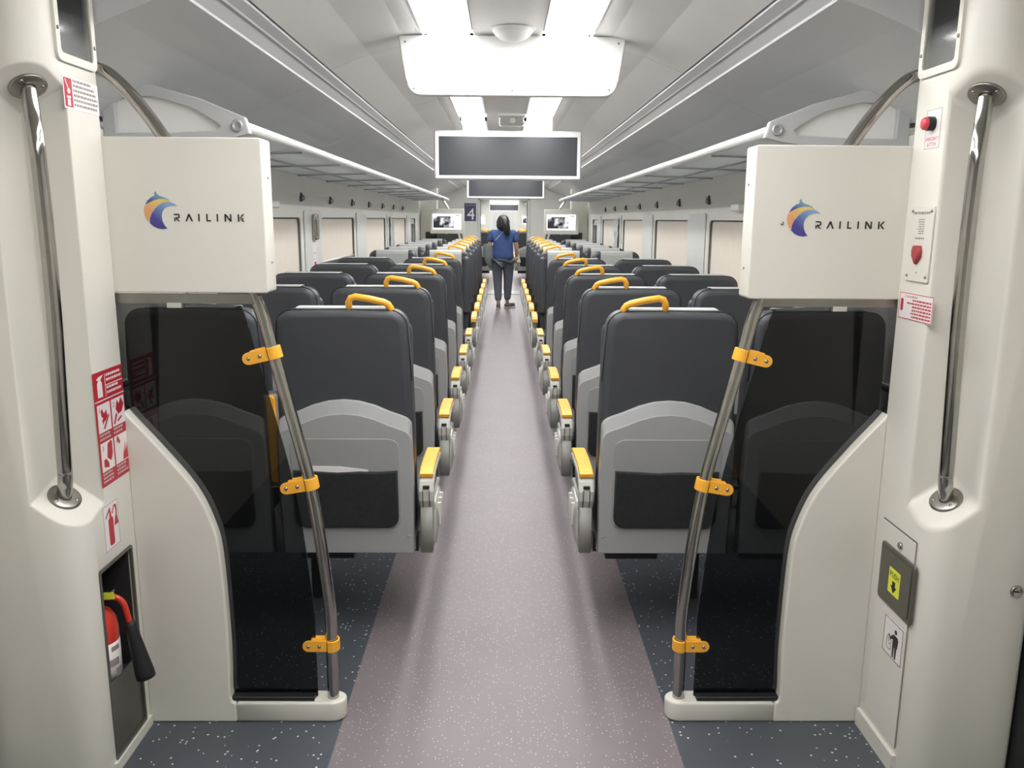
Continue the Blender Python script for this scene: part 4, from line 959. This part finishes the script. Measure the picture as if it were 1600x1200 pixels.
# ================================================================ PERSON
def skin(name, pts, edges, m, parent, sub=2, root=0):
    o0 = worg(parent)
    me = bpy.data.meshes.new(name); me.from_pydata([tuple(Vector(p[:3]) - o0) for p in pts], edges, [])
    o = bpy.data.objects.new(name, me); COL.objects.link(o); o.parent = parent; ORIG[o.name] = o0
    md = o.modifiers.new('skin', 'SKIN'); md.use_smooth_shade = True
    if not me.skin_vertices: me.skin_vertices.new() if hasattr(me.skin_vertices, 'new') else None
    for i, p in enumerate(pts):
        sv = me.skin_vertices[0].data[i]; r = p[3]
        sv.radius = r if isinstance(r, tuple) else (r, r); sv.use_root = (i == root)
    ss = o.modifiers.new('sub', 'SUBSURF'); ss.levels = sub; ss.render_levels = sub
    me.materials.append(m)
    return o
def person(x, y):
    t = thing('person', 'person in blue T-shirt and grey trousers walking away down the aisle', 'person', (x, y, 0))
    SK = mat('skin', rgb(198, 160, 132), 0.55, 0, 0.03); SH = mat('blue_shirt', rgb(62, 84, 134), 0.85, 0, 0.06, 12, 0.2, 80)
    TR = mat('grey_trousers', rgb(98, 104, 114), 0.85, 0, 0.06, 12, 0.2, 60); HA = mat('black_hair', rgb(32, 30, 32), 0.5, 0, 0.1, 30)
    SHO = mat('brown_shoe', rgb(112, 98, 92), 0.6); JK = mat('grey_jacket', rgb(112, 116, 118), 0.85, 0, 0.08, 10, 0.3, 60)
    def P(px, py, z, r): return (x + px, y + py, z, r)
    body = [P(0, 0, 0.93, 0.12), P(0, 0.0, 1.08, (0.115, 0.09)), P(0, 0.0, 1.24, (0.13, 0.095)), P(0, 0, 1.35, 0.06), P(0, 0.01, 1.42, 0.045), P(0, 0.015, 1.50, 0.082), P(0, 0.015, 1.575, 0.075),
            P(-0.175, 0, 1.32, 0.048), P(-0.235, 0.0, 1.10, 0.042), P(-0.18, 0.10, 0.93, 0.03), P(-0.13, 0.16, 0.90, 0.026),
            P(0.175, 0, 1.32, 0.048), P(0.235, 0.0, 1.08, 0.042), P(0.238, 0.08, 0.94, 0.033), P(0.236, 0.12, 0.90, 0.026),
            P(-0.09, 0, 0.86, 0.085), P(-0.085, 0.02, 0.48, 0.055), P(-0.075, -0.06, 0.10, 0.036), P(-0.075, 0.02, 0.035, 0.03),
            P(0.09, 0, 0.86, 0.085), P(0.085, 0.06, 0.48, 0.055), P(0.075, 0.10, 0.11, 0.036), P(0.10, 0.18, 0.045, 0.03)]
    E = [(0, 1), (1, 2), (2, 3), (3, 4), (4, 5), (5, 6), (2, 7), (7, 8), (8, 9), (9, 10), (2, 11), (11, 12), (12, 13), (13, 14), (0, 15), (15, 16), (16, 17), (17, 18), (0, 19), (19, 20), (20, 21), (21, 22)]
    skin('body', body, E, SK, t)
    skin('shirt', [P(0, 0, 0.80, (0.21, 0.15)), P(0, 0, 0.95, (0.20, 0.145)), P(0, 0, 1.10, (0.185, 0.13)), P(0, 0, 1.25, (0.19, 0.13)), P(0, 0, 1.36, (0.12, 0.085)), P(-0.18, 0, 1.305, 0.075), P(-0.235, 0, 1.14, 0.066), P(0.18, 0, 1.305, 0.075), P(0.235, 0, 1.14, 0.066)],
         [(0, 1), (1, 2), (2, 3), (3, 4), (3, 5), (5, 6), (3, 7), (7, 8)], SH, t)
    skin('trousers', [P(0, 0, 0.93, (0.185, 0.13)), P(-0.098, 0, 0.82, 0.118), P(-0.092, 0.02, 0.48, 0.086), P(-0.078, -0.05, 0.12, 0.062), P(0.098, 0, 0.82, 0.118), P(0.092, 0.05, 0.48, 0.086), P(0.08, 0.09, 0.13, 0.062)],
         [(0, 1), (1, 2), (2, 3), (0, 4), (4, 5), (5, 6)], TR, t)
    # hair and ponytail
    b = MB(); cap = []
    for k in range(13):
        q = PI * k / 12; cap.append((max(0.004, math.sin(q) * (0.112 if q < 1.6 else 0.122)), 0.155 * math.cos(q)))
    b.lathe(cap, (x, y - 0.03, 1.475), (0, 0, 1), 20); b.build('hair', HA, t)
    MB().tube(spline([(x + 0.01, y - 0.10, 1.55), (x + 0.03, y - 0.165, 1.50), (x + 0.055, y - 0.175, 1.42), (x + 0.07, y - 0.16, 1.33), (x + 0.07, y - 0.15, 1.28)], 4), [0.035 + 0.028 * math.sin(PI * min(1, 0.15 + 0.8 * k / 16)) for k in range(17)], 10).build('ponytail', HA, t)
    for px in (-0.112, 0.112): MB().lathe([(0.002, -0.014), (0.015, -0.006), (0.017, 0.004), (0.008, 0.012)], (x + px, y + 0.02, 1.50), (1, 0, 0), 10).build('ear', SK, t)
    # shoes
    for px, py, ang, z0 in ((-0.078, -0.05, 0.0, 0.0), (0.092, 0.12, -0.9, 0.0)):
        c_, s_ = math.cos(ang), math.sin(ang)
        def fr(u, v, w): return Vector((x + px + u * c_ - v * s_, y + py + u * s_ + v * c_, z0 + w))
        MB().slab(rrect(-0.042, 0.042, -0.08, 0.16, 0.04), fr, 0.0, 0.022, 0.006, 2).build('shoe_sole', COVERM, t)
        MB().slab(rrect(-0.038, 0.038, -0.075, 0.15, 0.036), fr, 0.02, 0.085, 0.03, 3).build('shoe', SHO, t)
    # bag strap across the back
    MB().ribbon([(x - 0.13, y - 0.145, 1.19), (x - 0.06, y - 0.15, 1.27), (x + 0.01, y - 0.135, 1.35), (x + 0.05, y - 0.08, 1.41)], 0.018, 0.004, (0.6, 0.2, 0.6)).build('bag_strap', WHITE, t)
    # hands with fingers
    for hx, hy, hz_, sg_ in ((-0.12, 0.17, 0.895, -1), (0.235, 0.13, 0.90, 1)):
        pts = [P(hx, hy, hz_, 0.026), P(hx, hy + 0.015, hz_ - 0.06, 0.03)]; ed = [(0, 1)]
        for k in range(4):
            i = len(pts); ox = (k - 1.5) * 0.018
            pts += [P(hx + ox, hy + 0.02, hz_ - 0.085, 0.009), P(hx + ox, hy + 0.035, hz_ - 0.115 + 0.004 * abs(k - 1), 0.008), P(hx + ox, hy + 0.05, hz_ - 0.13 + 0.004 * abs(k - 1), 0.007)]
            ed += [(1, i), (i, i + 1), (i + 1, i + 2)]
        i = len(pts); pts += [P(hx - sg_ * 0.03, hy + 0.025, hz_ - 0.045, 0.010), P(hx - sg_ * 0.04, hy + 0.045, hz_ - 0.075, 0.008)]; ed += [(0, i), (i, i + 1)]
        skin('hand', pts, ed, SK, t, 1)
    return t, JK
pp, JK = person(-0.015, 14.55)
px_, py_ = -0.015, 14.55
jk = thing('jacket', 'grey jacket hanging over the left arm of the walking person', 'jacket', (px_ - 0.22, py_, 0.72))
rings = []
for k in range(9):
    q = k / 8; z = 1.12 - 0.40 * q; cx = px_ - 0.265 + 0.05 * q + 0.06 * max(0, q - 0.6); rx = 0.055 + 0.045 * math.sin(PI * min(1, q * 0.9 + 0.1)); ry = 0.06 + 0.03 * q
    rings.append([Vector((cx + rx * math.cos(2 * PI * j / 12) * (1 + 0.12 * math.sin(j * 2.3 + k)), py_ + 0.02 + ry * math.sin(2 * PI * j / 12) * (1 + 0.1 * math.cos(j * 1.7)), z)) for j in range(12)])
MB().loft(rings, True, True).build('jacket_body', JK, jk)
b = MB(); b.tube(spline([(px_ - 0.19, py_ - 0.12, 0.82), (px_ - 0.05, py_ - 0.165, 0.85), (px_ + 0.08, py_ - 0.165, 0.825), (px_ + 0.15, py_ - 0.14, 0.79)], 4), 0.028, 8, flat=0.6)
b.build('jacket_sleeve', mat('dark_sleeve', rgb(66, 70, 74), 0.85, 0, 0.08), jk)
ph = thing('phone', 'white phone held in the right hand of the walking person', 'phone', (px_ + 0.265, py_ + 0.13, 0.80))
MB().slab(rrect(-0.033, 0.033, 0, 0.145, 0.008), lambda u, v, w: Vector((px_ + 0.265 + u - 0.25 * (v - 0.07), py_ + 0.13 + w, 0.80 + v)), 0, 0.01, 0.003).build('phone_body', WHITE, ph)
